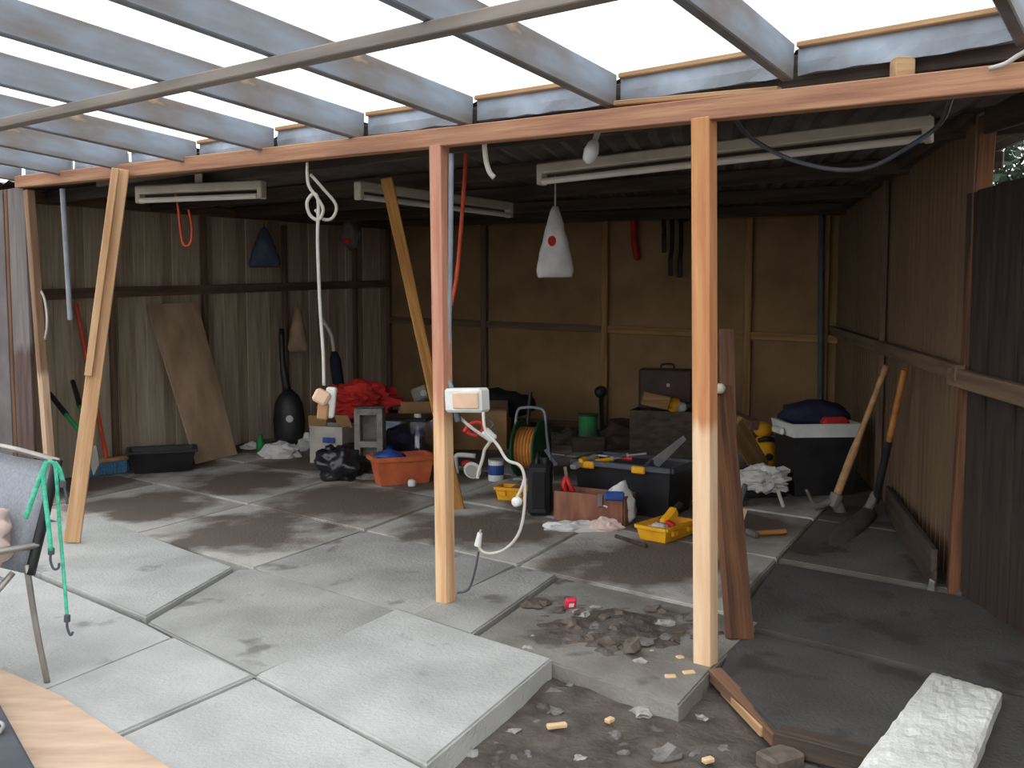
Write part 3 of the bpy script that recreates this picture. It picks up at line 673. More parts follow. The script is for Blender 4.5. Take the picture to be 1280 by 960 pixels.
obj('bottle_body', MB().lathe(p + V((0, .05, 0)), [(.07, 0), (.075, .03), (.075, .3), (.03, .4), (.025, .46)], n=16), 'clear_plastic', t, smooth=True); obj('cap', MB().cyl(p + V((0, .05, .46)), p + V((0, .05, .49)), .03), 'white_plastic', t)
p = G(500, 607); t = thing('planter_trough', p, 'orange plastic planter trough on the floor left of the centre post', 'planter')
L_ = psize(74, p.y); rz = .4
obj('trough_body', MB().open_box(p + V((0, .14, 0)), (L_, .26, .22), .014, .035, rz=rz), 'orange_terracotta', t)
rim = MB(); Rm = Matrix.Rotation(rz, 4, 'Z'); q4 = [p + V((0, .14, .215)) + Rm @ V(v) for v in ((-L_ / 2 - .01, -.14, 0), (L_ / 2 + .01, -.14, 0), (L_ / 2 + .01, .14, 0), (-L_ / 2 - .01, .14, 0))]
for i in range(4): rim.bar(q4[i], q4[(i + 1) % 4], .03, .035)
obj('rim', rim, 'orange_terracotta', t)
o = obj('blue_rag', MB().blob(p + V((-.11, .14, .19)), (.14, .08, .08), .4, seed=14), 'blue_plastic', smooth=True); tag(o, 'blue plastic rag stuffed into the orange planter', 'rag')
p = G(516, 606); t = thing('small_cap', p, 'small white cap on the floor touching the orange planter', 'cap'); obj('cap_body', MB().lathe(p + V((0, -.06, 0)), [(.03, 0), (.033, .01), (.033, .04), (.028, .05)], n=14), 'white_plastic', t, smooth=True); obj('top', MB().lathe(p + V((0, -.06, .05)), [(.02, 0), (.02, .006)], n=14), 'cord_white', t)
p = at(450, 500, 9.2); o = obj('red_tarp', MB().blob(p + V((0, 0, .0)), (.32, .22, .15), .5, 2.0, 31, 4, fine=.35), 'red_cloth'); tag(o, 'crumpled red tarp heaped behind the concrete block', 'tarp')
p = G(470, 568); t = thing('heap_crate', p, 'dark crate under the red tarp in the left corner', 'crate')
obj('crate_body', MB().open_box(p + V((-.1, .2, 0)), (.8, .45, .38), .03, .02), 'dark_timber', t); obj('slat', MB().box(p + V((-.1, -.03, .2)), (.78, .02, .08)), 'stud_dark', t)
p = G(530, 575); t = thing('cardboard_box', p, 'brown cardboard box on the heap just left of the centre post', 'box')
obj('box_body', MB().open_box(p + V((-.02, .3, 0)), (.44, .36, .46), .012, 0, rz=.3), 'cardboard', t); obj('flap', MB().box(p + V((-.06, .05, .48)), (.3, .012, .16), rz=.3, rx=-1.0), 'cardboard', t); obj('flap', MB().box(p + V((.2, .2, .42)), (.012, .3, .14), rz=.3, ry=.9), 'cardboard', t)
p = at(526, 492, G(530, 575).y + .25); t = thing('radio', p, 'small grey radio perched on top of the cardboard box', 'radio')
obj('case', MB().box(p, (.16, .1, .14), ry=-.35, bev=.02), 'block_grey', t); obj('dial', MB().lathe(p + V((.03, -.06, .01)), [(.03, 0), (.03, .012)], axis=(0, 1, 0)), 'carton_pale', t)
p = G(590, 562); t = thing('cardboard_box', p, 'battered brown cardboard box behind the tangled cords', 'box')
obj('box_body', MB().open_box(p + V((.05, .2, 0)), (.62, .4, .42), .012, 0, rz=-.1), 'cardboard', t); obj('flap', MB().box(p + V((.1, -.02, .44)), (.5, .012, .15), rx=-1.1), 'stud_dark', t)
o = obj('black_jacket', MB().blob(p + V((.25, .3, .42)), (.34, .22, .14), .35, seed=17, sub=3), 'black_cloth', smooth=True); tag(o, 'black jacket heaped on the battered cardboard box', 'jacket')
p = G(590, 600); t = thing('white_plate', p, 'white round plate leaning below the tangled cords', 'plate')
ax = V((.25, 1, .25)); obj('disc', MB().lathe(p + V((0, 0, .075)), [(.05, 0), (.072, .006), (.075, .012), (.072, .02), (.05, .02)], axis=ax, n=24), 'white_plastic', t, smooth=False); obj('ring', MB().lathe(p + V((0, 0, .075)) - ax.normalized() * .004, [(.05, 0), (.055, .004)], axis=ax, n=24), 'carton_pale', t)
p = G(577, 592); t = thing('white_bracket', p, 'white plastic bracket with a red knob left of the round plate', 'bracket')
obj('arm', MB().tube([p + V((-.04, 0, .0)), p + V((-.05, 0, .14)), p + V((.0, .0, .16)), p + V((.12, 0, .15))], .022), 'white_plastic', t, smooth=True); obj('knob', MB().blob(p + V((.05, -.03, .09)), (.05, .04, .035), .2, sub=2), 'red_plastic', t, smooth=True)
p = G(620, 602); t = thing('paint_tin', p, 'blue and white paint tin beside the round plate', 'tin')
obj('tin_body', MB().lathe(p + V((0, .06, 0)), [(.062, 0), (.064, .005), (.064, .165), (.06, .17)], n=20), 'white_plastic', t); obj('label', MB().lathe(p + V((0, .06, .05)), [(.0655, 0), (.0655, .08)], n=20), 'blue_plastic', t); obj('rim', MB().lathe(p + V((0, .06, .165)), [(.066, 0), (.066, .01), (.055, .012)], n=20), 'steel', t)
def tray(u, v, L_, Wd, H_, rz, label):
    p = G(u, v); t = thing('yellow_tray', p, label, 'tray'); c = p + V((0, .15, 0))
    obj('tray_body', MB().open_box(c, (L_, Wd, H_), .012, .02, rz=rz), 'yellow_plastic', t)
    rm = MB(); R2 = Matrix.Rotation(rz, 4, 'Z'); q = [c + V((0, 0, H_ - .005)) + R2 @ V(x) for x in ((-L_ / 2, -Wd / 2, 0), (L_ / 2, -Wd / 2, 0), (L_ / 2, Wd / 2, 0), (-L_ / 2, Wd / 2, 0))]
    for i in range(4): rm.bar(q[i], q[(i + 1) % 4], .022, .02)
    obj('rim', rm, 'yellow_plastic', t)
    for s_ in (-.25, .25): obj('clip', MB().box(c + V((0, 0, H_ * .6)) + R2 @ V((s_ * L_, -Wd / 2 - .004, 0)), (.05, .02, .03), rz=rz), 'yellow_plastic', t)
    return c, R2
c, _ = tray(643, 630, .25, .16, .10, -.35, 'small yellow plastic tray left of the black jerrycan')
o = obj('brown_brush', MB().bar(c + V((-.04, .0, .06)), c + V((.05, .03, .11)), .05, .035, bev=.01), 'wood_red'); tag(o, 'small brown block lying in the small yellow tray', 'block')
# hose reel
p = G(664, 600); t = thing('hose_reel', p, 'green hose reel wound with orange hose on a bent tube frame', 'hose reel')
ax = V((.93, -.36, 0)).normalized(); cz = p + V((0, .15, .24)); hw = .095
for s_ in (-1, 1): obj('disc', MB().lathe(cz + ax * (hw * s_) - ax * .008, [(.06, 0), (.235, 0), (.24, .008), (.235, .016), (.06, .016)], axis=ax, n=28), 'dark_green', t)
hz = MB()
for k in range(7): hz.bm.verts.ensure_lookup_table(); a_ = cz + ax * (-.08 + k * .027); b_ = ax.orthogonal().normalized(); c_ = ax.cross(b_); hz.tube([a_ + (b_ * math.cos(x) + c_ * math.sin(x)) * .165 for x in [2 * math.pi * i / 24 for i in range(25)]], .015, n=6, smooth=1)
hz.lathe(cz - ax * .09, [(.15, 0), (.15, .18)], axis=ax, n=24)
obj('hose', hz, 'hose_orange', t, smooth=True)
fr_ = MB(); up_ = V((0, 0, 1)); fw = V((ax.y, -ax.x, 0)) * -1
for s_ in (-1, 1):
    pass
L0 = p + V((-.13, -.02, 0)); R0 = p + V((.16, -.05, .0)); hz_ = V((0, .16, .53))
fr_.tube([cz - ax * .14 + V((0, -.08, -.24)), cz - ax * .14 + V((0, 0, .1)), cz - ax * .12 + V((0, .03, .30)), cz - ax * .05 + V((0, .03, .335)), cz + ax * .05 + V((0, .03, .335)), cz + ax * .12 + V((0, .03, .30)), cz + ax * .14 + V((0, 0, .1)), cz + ax * .17 + V((.02, -.08, -.24))], .012)
obj('tube_frame', fr_, 'pipe_grey', t, smooth=True); obj('crank', MB().bar(cz + ax * .13, cz + ax * .2 + V((0.02, 0, -.13)), .02, .03), 'pipe_grey', t)
obj('foot_bar', MB().cyl(p + V((-.15, -.02, .012)), p + V((.18, -.08, .012)), .012), 'pipe_grey', t)
# jerrycan
p = G(676, 647); t = thing('jerrycan', p, 'black jerrycan standing left of the reddish wooden tool box', 'jerrycan')
obj('can_body', MB().box(p + V((0, .12, .19)), (.15, .26, .36), rz=-.15, bev=.025), 'black_plastic', t); obj('handle', MB().tube([p + V((-.03, .02, .36)), p + V((-.02, .05, .42)), p + V((.0, .18, .42)), p + V((.01, .2, .36))], .014), 'black_plastic', t, smooth=True)
obj('cap', MB().cyl(p + V((.03, .04, .36)), p + V((.03, .04, .41)), .028), 'black_plastic', t); obj('panel', MB().box(p + V((-.0155, -.012, .19)), (.09, .012, .25), rz=-.15, bev=.004), 'black_cloth', t)
# wooden box
a, b = G(692, 650), G(778, 660); d = (b - a).normalized(); nrm = V((-d.y, d.x, 0)); L_ = (b - a).length
t = thing('wooden_box', (a + b) / 2, 'low reddish wooden box in front of the black tool chest', 'box')
for s_ in (0, 1): obj('side_board', MB().bar(a + nrm * (.01 + .2 * s_) + V((0, 0, .1)), b + nrm * (.01 + .2 * s_) + V((0, 0, .1)), .016, .2, bev=.003), 'wood_red', t)
for s_ in (.0, 1.0): obj('end_board', MB().bar(a + d * (L_ * s_) + nrm * .02 + V((0, 0, .1)), a + d * (L_ * s_) + nrm * .2 + V((0, 0, .1)), .016, .2, bev=.003), 'wood_red', t)
obj('base_board', MB().bar(a + nrm * .11 + V((0, 0, .015)), b + nrm * .11 + V((0, 0, .015)), .2, .012), 'wood_red', t)
obj('latch', MB().box(a.lerp(b, .68) + V((0, -.012, .17)), (.035, .015, .09), bev=.004), 'steel_dull', t)
# black tool chest
a, b = G(712, 640), G(822, 655); d = (b - a).normalized(); nrm = V((-d.y, d.x, 0)); a += nrm * .12; b += nrm * .12; L_ = (b - a).length; ang = math.atan2(d.y, d.x)
t = thing('tool_chest', (a + b) / 2, 'big open black tool chest with yellow catches in the middle of the clutter', 'tool chest'); c = (a + b) / 2 + nrm * .2; TZ = .34
obj('chest_body', MB().open_box(c, (L_ + .06, .40, TZ), .015, .03, rz=ang), 'black_plastic', t)
rm = MB(); R2 = Matrix.Rotation(ang, 4, 'Z'); hx, hy = L_ / 2 + .045, .215; q = [c + V((0, 0, TZ)) + R2 @ V(x) for x in ((-hx, -hy, 0), (hx, -hy, 0), (hx, hy, 0), (-hx, hy, 0))]
for i in range(4): rm.bar(q[i], q[(i + 1) % 4], .035, .04, bev=.006)
obj('rim', rm, 'cord_grey', t)
obj('tool_well', MB().box(c + V((0, 0, TZ - .06)), (L_ - .0, .36, .02), rz=ang), 'black_plastic', t)
for k in (-.36, .22): obj('catch', MB().box(c + R2 @ V((k * L_, -.235, TZ - .01)), (.1, .025, .05), rz=ang, bev=.008), 'yellow_plastic', t)
obj('side_catch', MB().box(c + R2 @ V((-L_ / 2 - .05, -.05, TZ - .02)), (.03, .09, .04), rz=ang, bev=.008), 'yellow_plastic', t)
def tool_on(u, v, Yd, L2, rz, m1, m2, label, cat, name):
    p = at(u, v, Yd); dv = V((math.cos(rz), math.sin(rz), .08)); tt = thing(name, p, label, cat)
    obj('handle', MB().cyl(p, p + dv * L2 * .5, .018, .015), m1, tt, smooth=False); obj('shaft', MB().cyl(p + dv * L2 * .5, p + dv * L2, .008), m2, tt); obj('collar', MB().cyl(p + dv * L2 * .47, p + dv * L2 * .53, .019), m2, tt)
cy = c.y
tool_on(745, 577, cy - .02, .26, .4, 'yellow_plastic', 'steel', 'yellow-handled chisel lying across the tool chest', 'chisel', 'chisel')
tool_on(776, 583, cy - .08, .18, 2.6, 'yellow_plastic', 'steel', 'short yellow-handled screwdriver on the tool chest', 'screwdriver', 'screwdriver')
tool_on(760, 572, cy + .05, .28, .15, 'cord_grey', 'steel', 'grey-handled file on the tool chest', 'file', 'file')
tool_on(790, 574, cy + .06, .24, 2.9, 'red_plastic', 'steel', 'red-handled screwdriver at the back of the tool chest', 'screwdriver', 'screwdriver')
p = at(728, 578, cy - .05); t = thing('spirit_level', p, 'pale metal level resting on the left end of the tool chest', 'level'); obj('bar_body', MB().bar(at(716, 584, cy - .1), at(746, 570, cy + .15), .05, .03, bev=.004), 'steel', t); obj('vial', MB().bar(at(726, 577, cy - .05), at(732, 574, cy), .03, .04), 'yellow_plastic', t)
p = at(708, 596, cy - .25); t = thing('red_snips', p, 'red-handled snips hooked on the left end of the tool chest', 'snips'); obj('handle', MB().tube([p, p + V((.02, -.02, -.05)), p + V((.05, -.01, -.1))], .016), 'red_plastic', t, smooth=True); obj('handle', MB().tube([p, p + V((-.02, -.02, -.05)), p + V((-.0, -.01, -.1))], .016), 'red_plastic', t, smooth=True); obj('jaw', MB().bar(p, p + V((-.01, 0, .07)), .02, .03), 'steel_dull', t)
p0, p1 = at(818, 580, cy - .02), at(856, 547, cy + .2); t = thing('hand_saw', p0, 'hand saw with pale blade sticking up from the tool chest', 'saw')
dd = (p1 - p0); sd = V((-.35, 0, .5)).normalized() * .03
obj('blade', MB().plate([p0 - sd * 1.3, p0 + sd * 1.3, p1 + sd * .6, p1 - sd * .6], .004, n=dd.cross(sd)), 'steel', t); obj('handle', MB().tube([p0 - sd, p0 - dd * .2 - sd, p0 - dd * .28, p0 - dd * .2 + sd, p0 + sd], .016), 'cord_grey', t, smooth=True)
p = G(772, 658); o = obj('blue_bag', MB().blob(p + V((.02, .05, .13)), (.10, .05, .13), .4, seed=41, fine=.2), 'clear_plastic', smooth=True); o.data.materials[0] = MATS['bag_white']; tag(o, 'white plastic bag wedged between wooden box and tool chest', 'bag')
p = at(768, 620, G(772, 658).y - .05); o = obj('blue_packet', MB().box(p, (.13, .03, .06), rz=-.1, bev=.01), 'blue_plastic'); tag(o, 'blue packet on top of the wedged white bag', 'packet')
crumple('grey_rag', 712, 668, 66, 18, 'bag_white', 'pale grey rag on the floor before the wooden box', 'rag', 44, dep=.35, dy=.0)
crumple('grey_rag', 756, 669, 36, 22, 'cloth_pink', 'brownish rag crumpled at the right end of the wooden box', 'rag', 45, dep=.4, dy=.0)
p = G(736, 566); t = thing('green_tin', p, 'round green tin standing in the dark before the back wall', 'tin'); obj('tin_body', MB().lathe(p + V((0, .1, .15)), [(.09, 0), (.09, .19)], n=18), 'tin_green', t); obj('lid', MB().lathe(p + V((0, .1, .34)), [(.095, 0), (.095, .02)], n=18), 'dark_green', t); obj('stand', MB().box(p + V((0, .1, .075)), (.3, .2, .15)), 'dark_timber', t)
Q = WB.hit(751, 490, -.12); t = thing('cable_drop', Q, 'black hook with a dark strap hanging on the back wall stud', 'hook'); obj('hook', MB().blob(Q, (.07, .05, .07), .1, sub=2), 'black_plastic', t, smooth=True); obj('strap', MB().bar(Q, Q + V((0.02, 0, -.5)), .04, .06), 'black_cloth', t)
o = obj('black_stick', MB().cyl(G(655, 585), at(663, 490, G(655, 585).y + .1), .018), 'black_plastic'); tag(o, 'short black stick poking up behind the hose reel', 'stick')
# dark heap along the back wall: flattened boxes and sacks
for k, (u, v, w_, h_, m, lb) in enumerate(((640, 562, 70, 36, 'black_cloth', 'black sack slumped at the back wall behind the hose reel'), (706, 572, 70, 34, 'dark_timber', 'dark sack lying left of the green tin'), (790, 578, 90, 52, 'suitcase_brown', 'dark brown sack heaped below the suitcase'), (850, 582, 60, 60, 'black_cloth', 'black sack right behind the right post'), (545, 560, 70, 50, 'black_cloth', 'black sack heaped behind the leaning brace'))):
    crumple('old_sack', u, v, w_, h_, m, lb, 'sack', 50 + k, dep=.32, dy=.1)
t = thing('suitcase', at(833, 500, 8.9), 'dark brown suitcase propped up at the back wall', 'suitcase'); p = at(833, 486, 8.9)
obj('shell', MB().box(p, (.5, .14, .38), rz=-.35, bev=.02), 'suitcase_brown', t); obj('clasp', MB().box(p + V((.0, -.09, .04)), (.03, .02, .03)), 'steel', t); obj('handle', MB().tube([p + V((-.06, -.05, .19)), p + V((-.05, -.05, .23)), p + V((.05, -.05, .23)), p + V((.06, -.05, .19))], .01), 'black_plastic', t, smooth=True)
o = obj('crate_under', MB().open_box(V((p.x, p.y, zf(p))), (.6, .4, p.z - .19 - zf(p)), .02, .0, rz=-.35), 'dark_timber'); tag(o, 'dark wooden crate carrying the suitcase', 'crate'); o.name = 'wooden_crate'
o = obj('timber_offcut', MB().bar(at(803, 497, 8.6), at(836, 504, 8.6), .1, .12, bev=.006), 'stud_gold'); tag(o, 'light timber offcut leaning before the suitcase', 'timber')
p = at(843, 507, 8.72); t = thing('angle_grinder', p, 'yellow and black power tool below the suitcase', 'power tool'); obj('tool_body', MB().blob(p, (.07, .06, .075), .15, sub=2), 'yellow_plastic', t, smooth=True); obj('barrel', MB().cyl(p + V((.03, -.02, -.01)), p + V((.16, -.04, -.0)), .035), 'black_plastic', t); obj('guard', MB().lathe(p + V((.06, -.07, -.01)), [(.03, 0), (.045, .01), (.045, .02)], axis=(0, 1, 0)), 'steel', t)
crumple('red_jacket', 850, 628, 52, 44, 'red_cloth', 'red jacket bundled between tool chest and right post', 'jacket', 61, dep=.5, dy=.1)
c, R2 = tray(838, 678, .36, .22, .09, .85, 'larger yellow tray of tools just left of the right post')
t = thing('cordless_drill', c, 'yellow and red drill lying in the larger yellow tray', 'drill'); obj('drill_body', MB().bar(c + V((-.02, .02, .07)), c + V((.07, .1, .15)), .06, .07, bev=.015), 'yellow_plastic', t); obj('grip', MB().bar(c + V((.0, .0, .09)), c + V((.04, -.06, .07)), .045, .045, bev=.01), 'red_plastic', t); obj('chuck', MB().cyl(c + V((.07, .1, .15)), c + V((.11, .13, .18)), .022), 'black_plastic', t)
o = obj('grey_rag', MB().blob(c + V((-.06, -.06, .06)), (.07, .06, .04), .4, seed=66), 'bag_white', smooth=True); tag(o, 'pale rag in the left of the larger yellow tray', 'rag')

# ================================================================== AROUND THE RIGHT POST
o = beam('leaning_plank', G(925, 800, -.02), at(899, 482, 4.75), .125, .045, 'old_timber', up=(.3, -1, 0)); tag(o, 'dark weathered plank leaning close behind the right post', 'plank')
o = beam('leaning_plank', G(915, 700), at(908, 412, 5.9), .09, .035, 'plank_pink', up=(0, -1, 0)); tag(o, 'taller pinkish plank rising behind the weathered plank', 'plank')
t = thing('door_knob', at(903, 485, 4.68), 'small cream knob on the weathered plank', 'knob'); p = at(901, 486, 4.66); obj('ball', MB().lathe(p, [(.012, 0), (.026, .012), (.026, .026), (.01, .036)], axis=(0, 1, 0)), 'cream_metal', t, smooth=True); obj('stem', MB().cyl(p + V((0, .03, 0)), p + V((0, .07, 0)), .01), 'steel', t)
o = beam('timber_offcut', at(918, 530, 7.3), G(953, 596) + V((0, 0, .05)), .16, .04, 'stud_gold', up=(0, -1, .3)); tag(o, 'wide golden board slanting down behind the white sheet', 'board')
o = beam('timber_offcut', at(915, 520, 7.6), at(944, 532, 7.4), .1, .08, 'plank_pink'); tag(o, 'short pinkish offcut lying on top of the slanting board', 'timber')
p = G(962, 600); t = thing('yellow_machine', p, 'yellow power tool standing beside the black cooler', 'power tool')
obj('base_case', MB().blob(p + V((0, .2, .17)), (.11, .1, .17), .12, sub=3, flat=p.z), 'yellow_plastic', t, smooth=True); obj('top_case', MB().blob(p + V((0, .2, .38)), (.085, .08, .07), .12, sub=2), 'yellow_plastic', t, smooth=True); obj('grip', MB().tube([p + V((-.06, .13, .3)), p + V((0, .09, .32)), p + V((.07, .12, .3))], .02), 'black_plastic', t, smooth=True); obj('vent', MB().lathe(p + V((.02, .085, .17)), [(.03, 0), (.03, .02)], axis=(0, 1, 0)), 'black_plastic', t)
# cooler
p = G(1030, 622); t = thing('black_cooler', p, 'black cooler bin with white lid tray near the right wall', 'cooler'); rz = .08; c = p + V((0, .22, 0))
obj('bin_body', MB().open_box(c, (.5, .4, .46), .02, .03, rz=rz), 'black_plastic', t); obj('white_rim', MB().open_box(c + V((0, 0, .44)), (.54, .44, .10), .02, .02, rz=rz), 'white_plastic', t); obj('handle', MB().box(c + V((-.285, 0, .47)), (.03, .2, .05), rz=rz, bev=.01), 'white_plastic', t)
o = obj('red_case', MB().box(c + V((.12, -.05, .53)), (.2, .14, .09), rz=-.1, bev=.03), 'red_cloth'); tag(o, 'small dark red case lying in the cooler lid', 'case')
o = obj('navy_cloth', MB().blob(c + V((.02, .1, .58)), (.24, .13, .11), .3, seed=71), 'navy_cloth', smooth=True); tag(o, 'navy cloth heaped on the back of the cooler', 'cloth')
p = G(955, 626); o = obj('white_sheet', MB().blob(p + V((0, .1, .14)), (.19, .1, .09), .55, 2.0, 73, 4, fine=.3), 'bag_white'); tag(o, 'crumpled white sheet in front of the slanting golden board', 'sheet')
o = obj('dark_sack', MB().blob(p + V((.0, .2, .04)), (.24, .15, .08), .3, seed=74, flat=p.z), 'black_cloth', smooth=True); tag(o, 'dark sack lying under the crumpled white sheet', 'sack')
crumple('dark_bag', 994, 632, 60, 44, 'navy_cloth', 'dark plastic bag lying at the left foot of the cooler', 'bag', 75, dep=.5)
o = obj('white_dowel', MB().cyl(G(979, 636) + V((0, 0, .015)), at(972, 612, G(979, 636).y - .02), .013), 'cord_white'); tag(o, 'short white dowel propped on the crumpled sheet', 'dowel')
p = G(922, 662); t = thing('hand_brush', p, 'cream-handled hand tool standing right of the weathered plank', 'hand tool'); obj('blade', MB().plate([at(919, 660, p.y), at(927, 658, p.y), at(934, 636, p.y), at(916, 634, p.y)], .02), 'beige_plastic', t); obj('ferrule', MB().bar(at(916, 632, p.y), at(936, 628, p.y), .03, .035), 'black_plastic', t); obj('handle', MB().bar(at(924, 630, p.y), at(932, 605, p.y), .035, .03, bev=.006), 'cord_grey', t); obj('shaft', MB().bar(at(930, 610, p.y + .02), at(918, 634, p.y + .02), .02, .02), 'white_plastic', t)
a, b = G(940, 672), G(982, 668); t = thing('hammer', a, 'hammer with wooden handle lying on the dark floor', 'hammer'); obj('handle', MB().cyl(a + V((0, 0, .025)), b + V((0, 0, .02)), .016), 'wood_handle_gold', t); dd = (b - a).normalized(); sd = V((-dd.y, dd.x, 0)); obj('head', MB().bar(a - sd * .06 + V((0, 0, .028)), a + sd * .06 + V((0, 0, .028)), .035, .035, bev=.006), 'steel_dull', t)
crumple('paper_scrap', 1010, 655, 17, 7, 'paper_white', 'white paper scrap on the floor left of the mattock', 'paper', 77, dep=.8, dy=0)
# mattock
hd_ = G(1043, 640) + V((0, 0, .08)); tp_ = WR.hit(1108, 457, .06)
t = thing('mattock', G(1043, 650), 'mattock with pale wooden handle leaning at the right wall', 'mattock')
obj('handle', MB().tube([hd_, hd_.lerp(tp_, .5), tp_], [.028, .02, .022], n=10), 'wood_handle', t, smooth=True)
obj('head', MB().tube([at(1008, 612, hd_.y - .05), at(1020, 632, hd_.y - .02), hd_ + V((0, 0, -.01)), at(1056, 657, hd_.y + .0)], [.012, .028, .04, .03], n=8), 'steel_dull', t, smooth=True)
obj('eye', MB().cyl(hd_ - (tp_ - hd_).normalized() * .04, hd_ + (tp_ - hd_).normalized() * .05, .045), 'steel_dull', t)
# shovel
sp = at(1094, 628, 6.3); tp_ = WR.hit(1131, 462, .05); gl = WR.hit(1131, 462, .05)
t = thing('shovel', G(1040, 695), 'square-mouth shovel with wood and black shaft leaning at the right wall', 'shovel')
mp_ = sp.lerp(tp_, .46); obj('handle', MB().cyl(mp_, tp_, .02), 'wood_handle_gold', t); obj('shaft', MB().cyl(sp, mp_ + (mp_ - sp) * .05, .024), 'black_plastic', t)
b0_ = at(1027, 666, 6.0); b1_ = G(1033, 697); b2_ = at(1099, 640, 6.25); b3_ = at(1084, 624, 6.35)
bl_ = MB(); rows = []
for i in range(7):
    f = i / 6; A_ = b0_.lerp(b3_, f) if True else 0; B_ = b1_.lerp(b2_, f); up3 = (B_ - A_).cross(b3_ - b0_).normalized()
    rows.append([bl_.bm.verts.new(A_.lerp(B_, k / 6) + up3 * (-.04 * ((k / 6 - .5) * 2) ** 2 * (0.4 + .6 * f))) for k in range(7)])
for i in range(6):
    for k in range(6): bl_.bm.faces.new((rows[i][k], rows[i][k + 1], rows[i + 1][k + 1], rows[i + 1][k]))
bmesh.ops.solidify(bl_.bm, geom=list(bl_.bm.faces), thickness=.006)
obj('blade', bl_, 'steel_dull', t, smooth=True); obj('socket', MB().cyl(b3_.lerp(b2_, .5) + (b0_ - b3_) * .12, sp + V((0, 0, .06)), .03, .026), 'steel_dull', t)
o = obj('metal_bracket', MB().plate([G(1158, 744, -.02), G(1168, 746, -.02), at(1168, 728, 4.75), at(1162, 724, 4.75)], .01), 'steel'); tag(o, 'small bent metal bracket at the end of the floor board', 'bracket')

# ================================================================== FOREGROUND
# white paver
a, b, c_, d_ = G(1165, 838, .04), G(1253, 862, .04), G(1050, 985, .04), G(1205, 985, .04)
pv = MB(); n_ = 24; top = [[None] * (n_ + 1) for _ in range(n_ + 1)]
L_ = 1.25
for i in range(n_ + 1):
    for k in range(n_ + 1):
        p = a.lerp(b, k / n_).lerp(c_.lerp(d_, k / n_), i / n_); e = min(i, k, n_ - i, n_ - k)
        jag = .012 * noise.noise(p * 14) if e == 0 else 0
        p = p + V((jag, jag, .008 * noise.noise(p * 22) + .006 * noise.noise(p * 50) - (.008 if e == 0 else 0))); top[i][k] = pv.bm.verts.new(p)
for i in range(n_):
    for k in range(n_): pv.bm.faces.new((top[i][k], top[i][k + 1], top[i + 1][k + 1], top[i + 1][k]))
be = [e for e in pv.bm.edges if e.is_boundary]; r = bmesh.ops.extrude_edge_only(pv.bm, edges=be)
nv = [x for x in r['geom'] if isinstance(x, bmesh.types.BMVert)]
for v_ in nv: v_.co.z = -.035
pv.bm.faces.new([v_ for v_ in sorted(nv, key=lambda q: math.atan2(q.co.y - d_.y * .5 - a.y * .5, q.co.x - d_.x * .5 - a.x * .5))])
o = obj('concrete_paver', pv, 'paver_white'); tag(o, 'rough white concrete paver lying on the dark tarred slab', 'paver')
# timber edging at the dark slab
o = beam('timber_edging', G(893, 842, -.03), G(975, 925, -.06), .06, .05, 'plank_pink'); tag(o, 'weathered timber edging strip between soil pit and dark slab', 'timber')
o = beam('timber_edging', G(905, 862, -.05), G(955, 915, -.06), .03, .04, 'post_pine'); tag(o, 'thin timber stick beside the weathered edging strip', 'timber')
o = beam('timber_edging', G(972, 922, -.03), G(1112, 958, -.03), .09, .07, 'dark_timber'); tag(o, 'dark timber edge along the front of the tarred slab', 'timber')
o = obj('pit_brick', MB().box(G(975, 950, -.06), (.14, .1, .06), rz=.5, bev=.01), 'stone_brown'); tag(o, 'pale broken brick in the soil at the bottom edge', 'brick')
# rubble
def rubble(u, v, r, m, name, label, cat, group, z, flat=.5):
    p = G(u, v, z); o = obj(name, MB().blob(p + V((0, 0, r * flat * .5)), (r, r * random.uniform(.6, .9), r * flat), .7, 2.2, random.randint(0, 99), 2), m); o.rotation_euler.z = random.uniform(0, 3); tag(o, label, cat, group)
for u, v, r in ((640, 918, .028), (615, 934, .026), (620, 930, .02), (697, 872, .05), (695, 893, .035), (660, 945, .022), (642, 950, .02), (804, 895, .045), (768, 921, .028), (744, 927, .015), (835, 949, .06), (712, 862, .03), (690, 850, .03), (601, 917, .018), (590, 947, .03), (877, 900, .025), (850, 925, .02), (780, 945, .025), (725, 950, .022), (670, 905, .02), (820, 930, .02), (905, 940, .03), (870, 945, .025), (745, 880, .02)):
    rubble(u, v, r, random.choice(('stone_grey', 'stone_pale', 'stone_grey')), 'stone', 'loose stone lying in the soil pit at the bottom of the picture', 'stone', 'stones in the soil pit', -.095)
for u, v, r in ((665, 760, .05), (713, 785, .06), (680, 757, .04), (745, 785, .035), (760, 808, .05), (790, 812, .06), (805, 806, .05), (832, 800, .035), (775, 770, .04), (818, 765, .045), (700, 765, .035), (735, 800, .035), (843, 802, .03), (755, 775, .035), (850, 775, .03), (725, 770, .04), (770, 790, .045)):
    rubble(u, v, r, random.choice(('stone_brown', 'stone_grey', 'stone_brown')), 'soil_clod', 'lump of soil and rubble on the broken slab by the right post', 'rubble', 'clods on the broken slab', -.012)
for u, v, r in ((665, 797, .016), (815, 815, .018), (660, 812, .025), (830, 784, .045), (800, 830, .03), (728, 773, .045), (745, 763, .035), (722, 768, .03)):
    rubble(u, v, r, 'stone_pale', 'plaster_piece', 'pale plaster scrap scattered on the broken slab by the right post', 'plaster', 'plaster scraps on the broken slab', -.02)
for k, (u, v, l_, z, rz) in enumerate(((790, 786, .06, -.02, .1), (838, 846, .045, -.02, .0), (861, 841, .05, -.02, .2), (850, 822, .03, -.02, .4))):
    o = obj('wood_chip', MB().box(G(u, v, z + .008), (l_, .028, .014), rz=rz, bev=.003), 'chip_wood'); tag(o, 'pale wood chip on the broken slab by the right post', 'wood chip', 'wood chips on the slab')
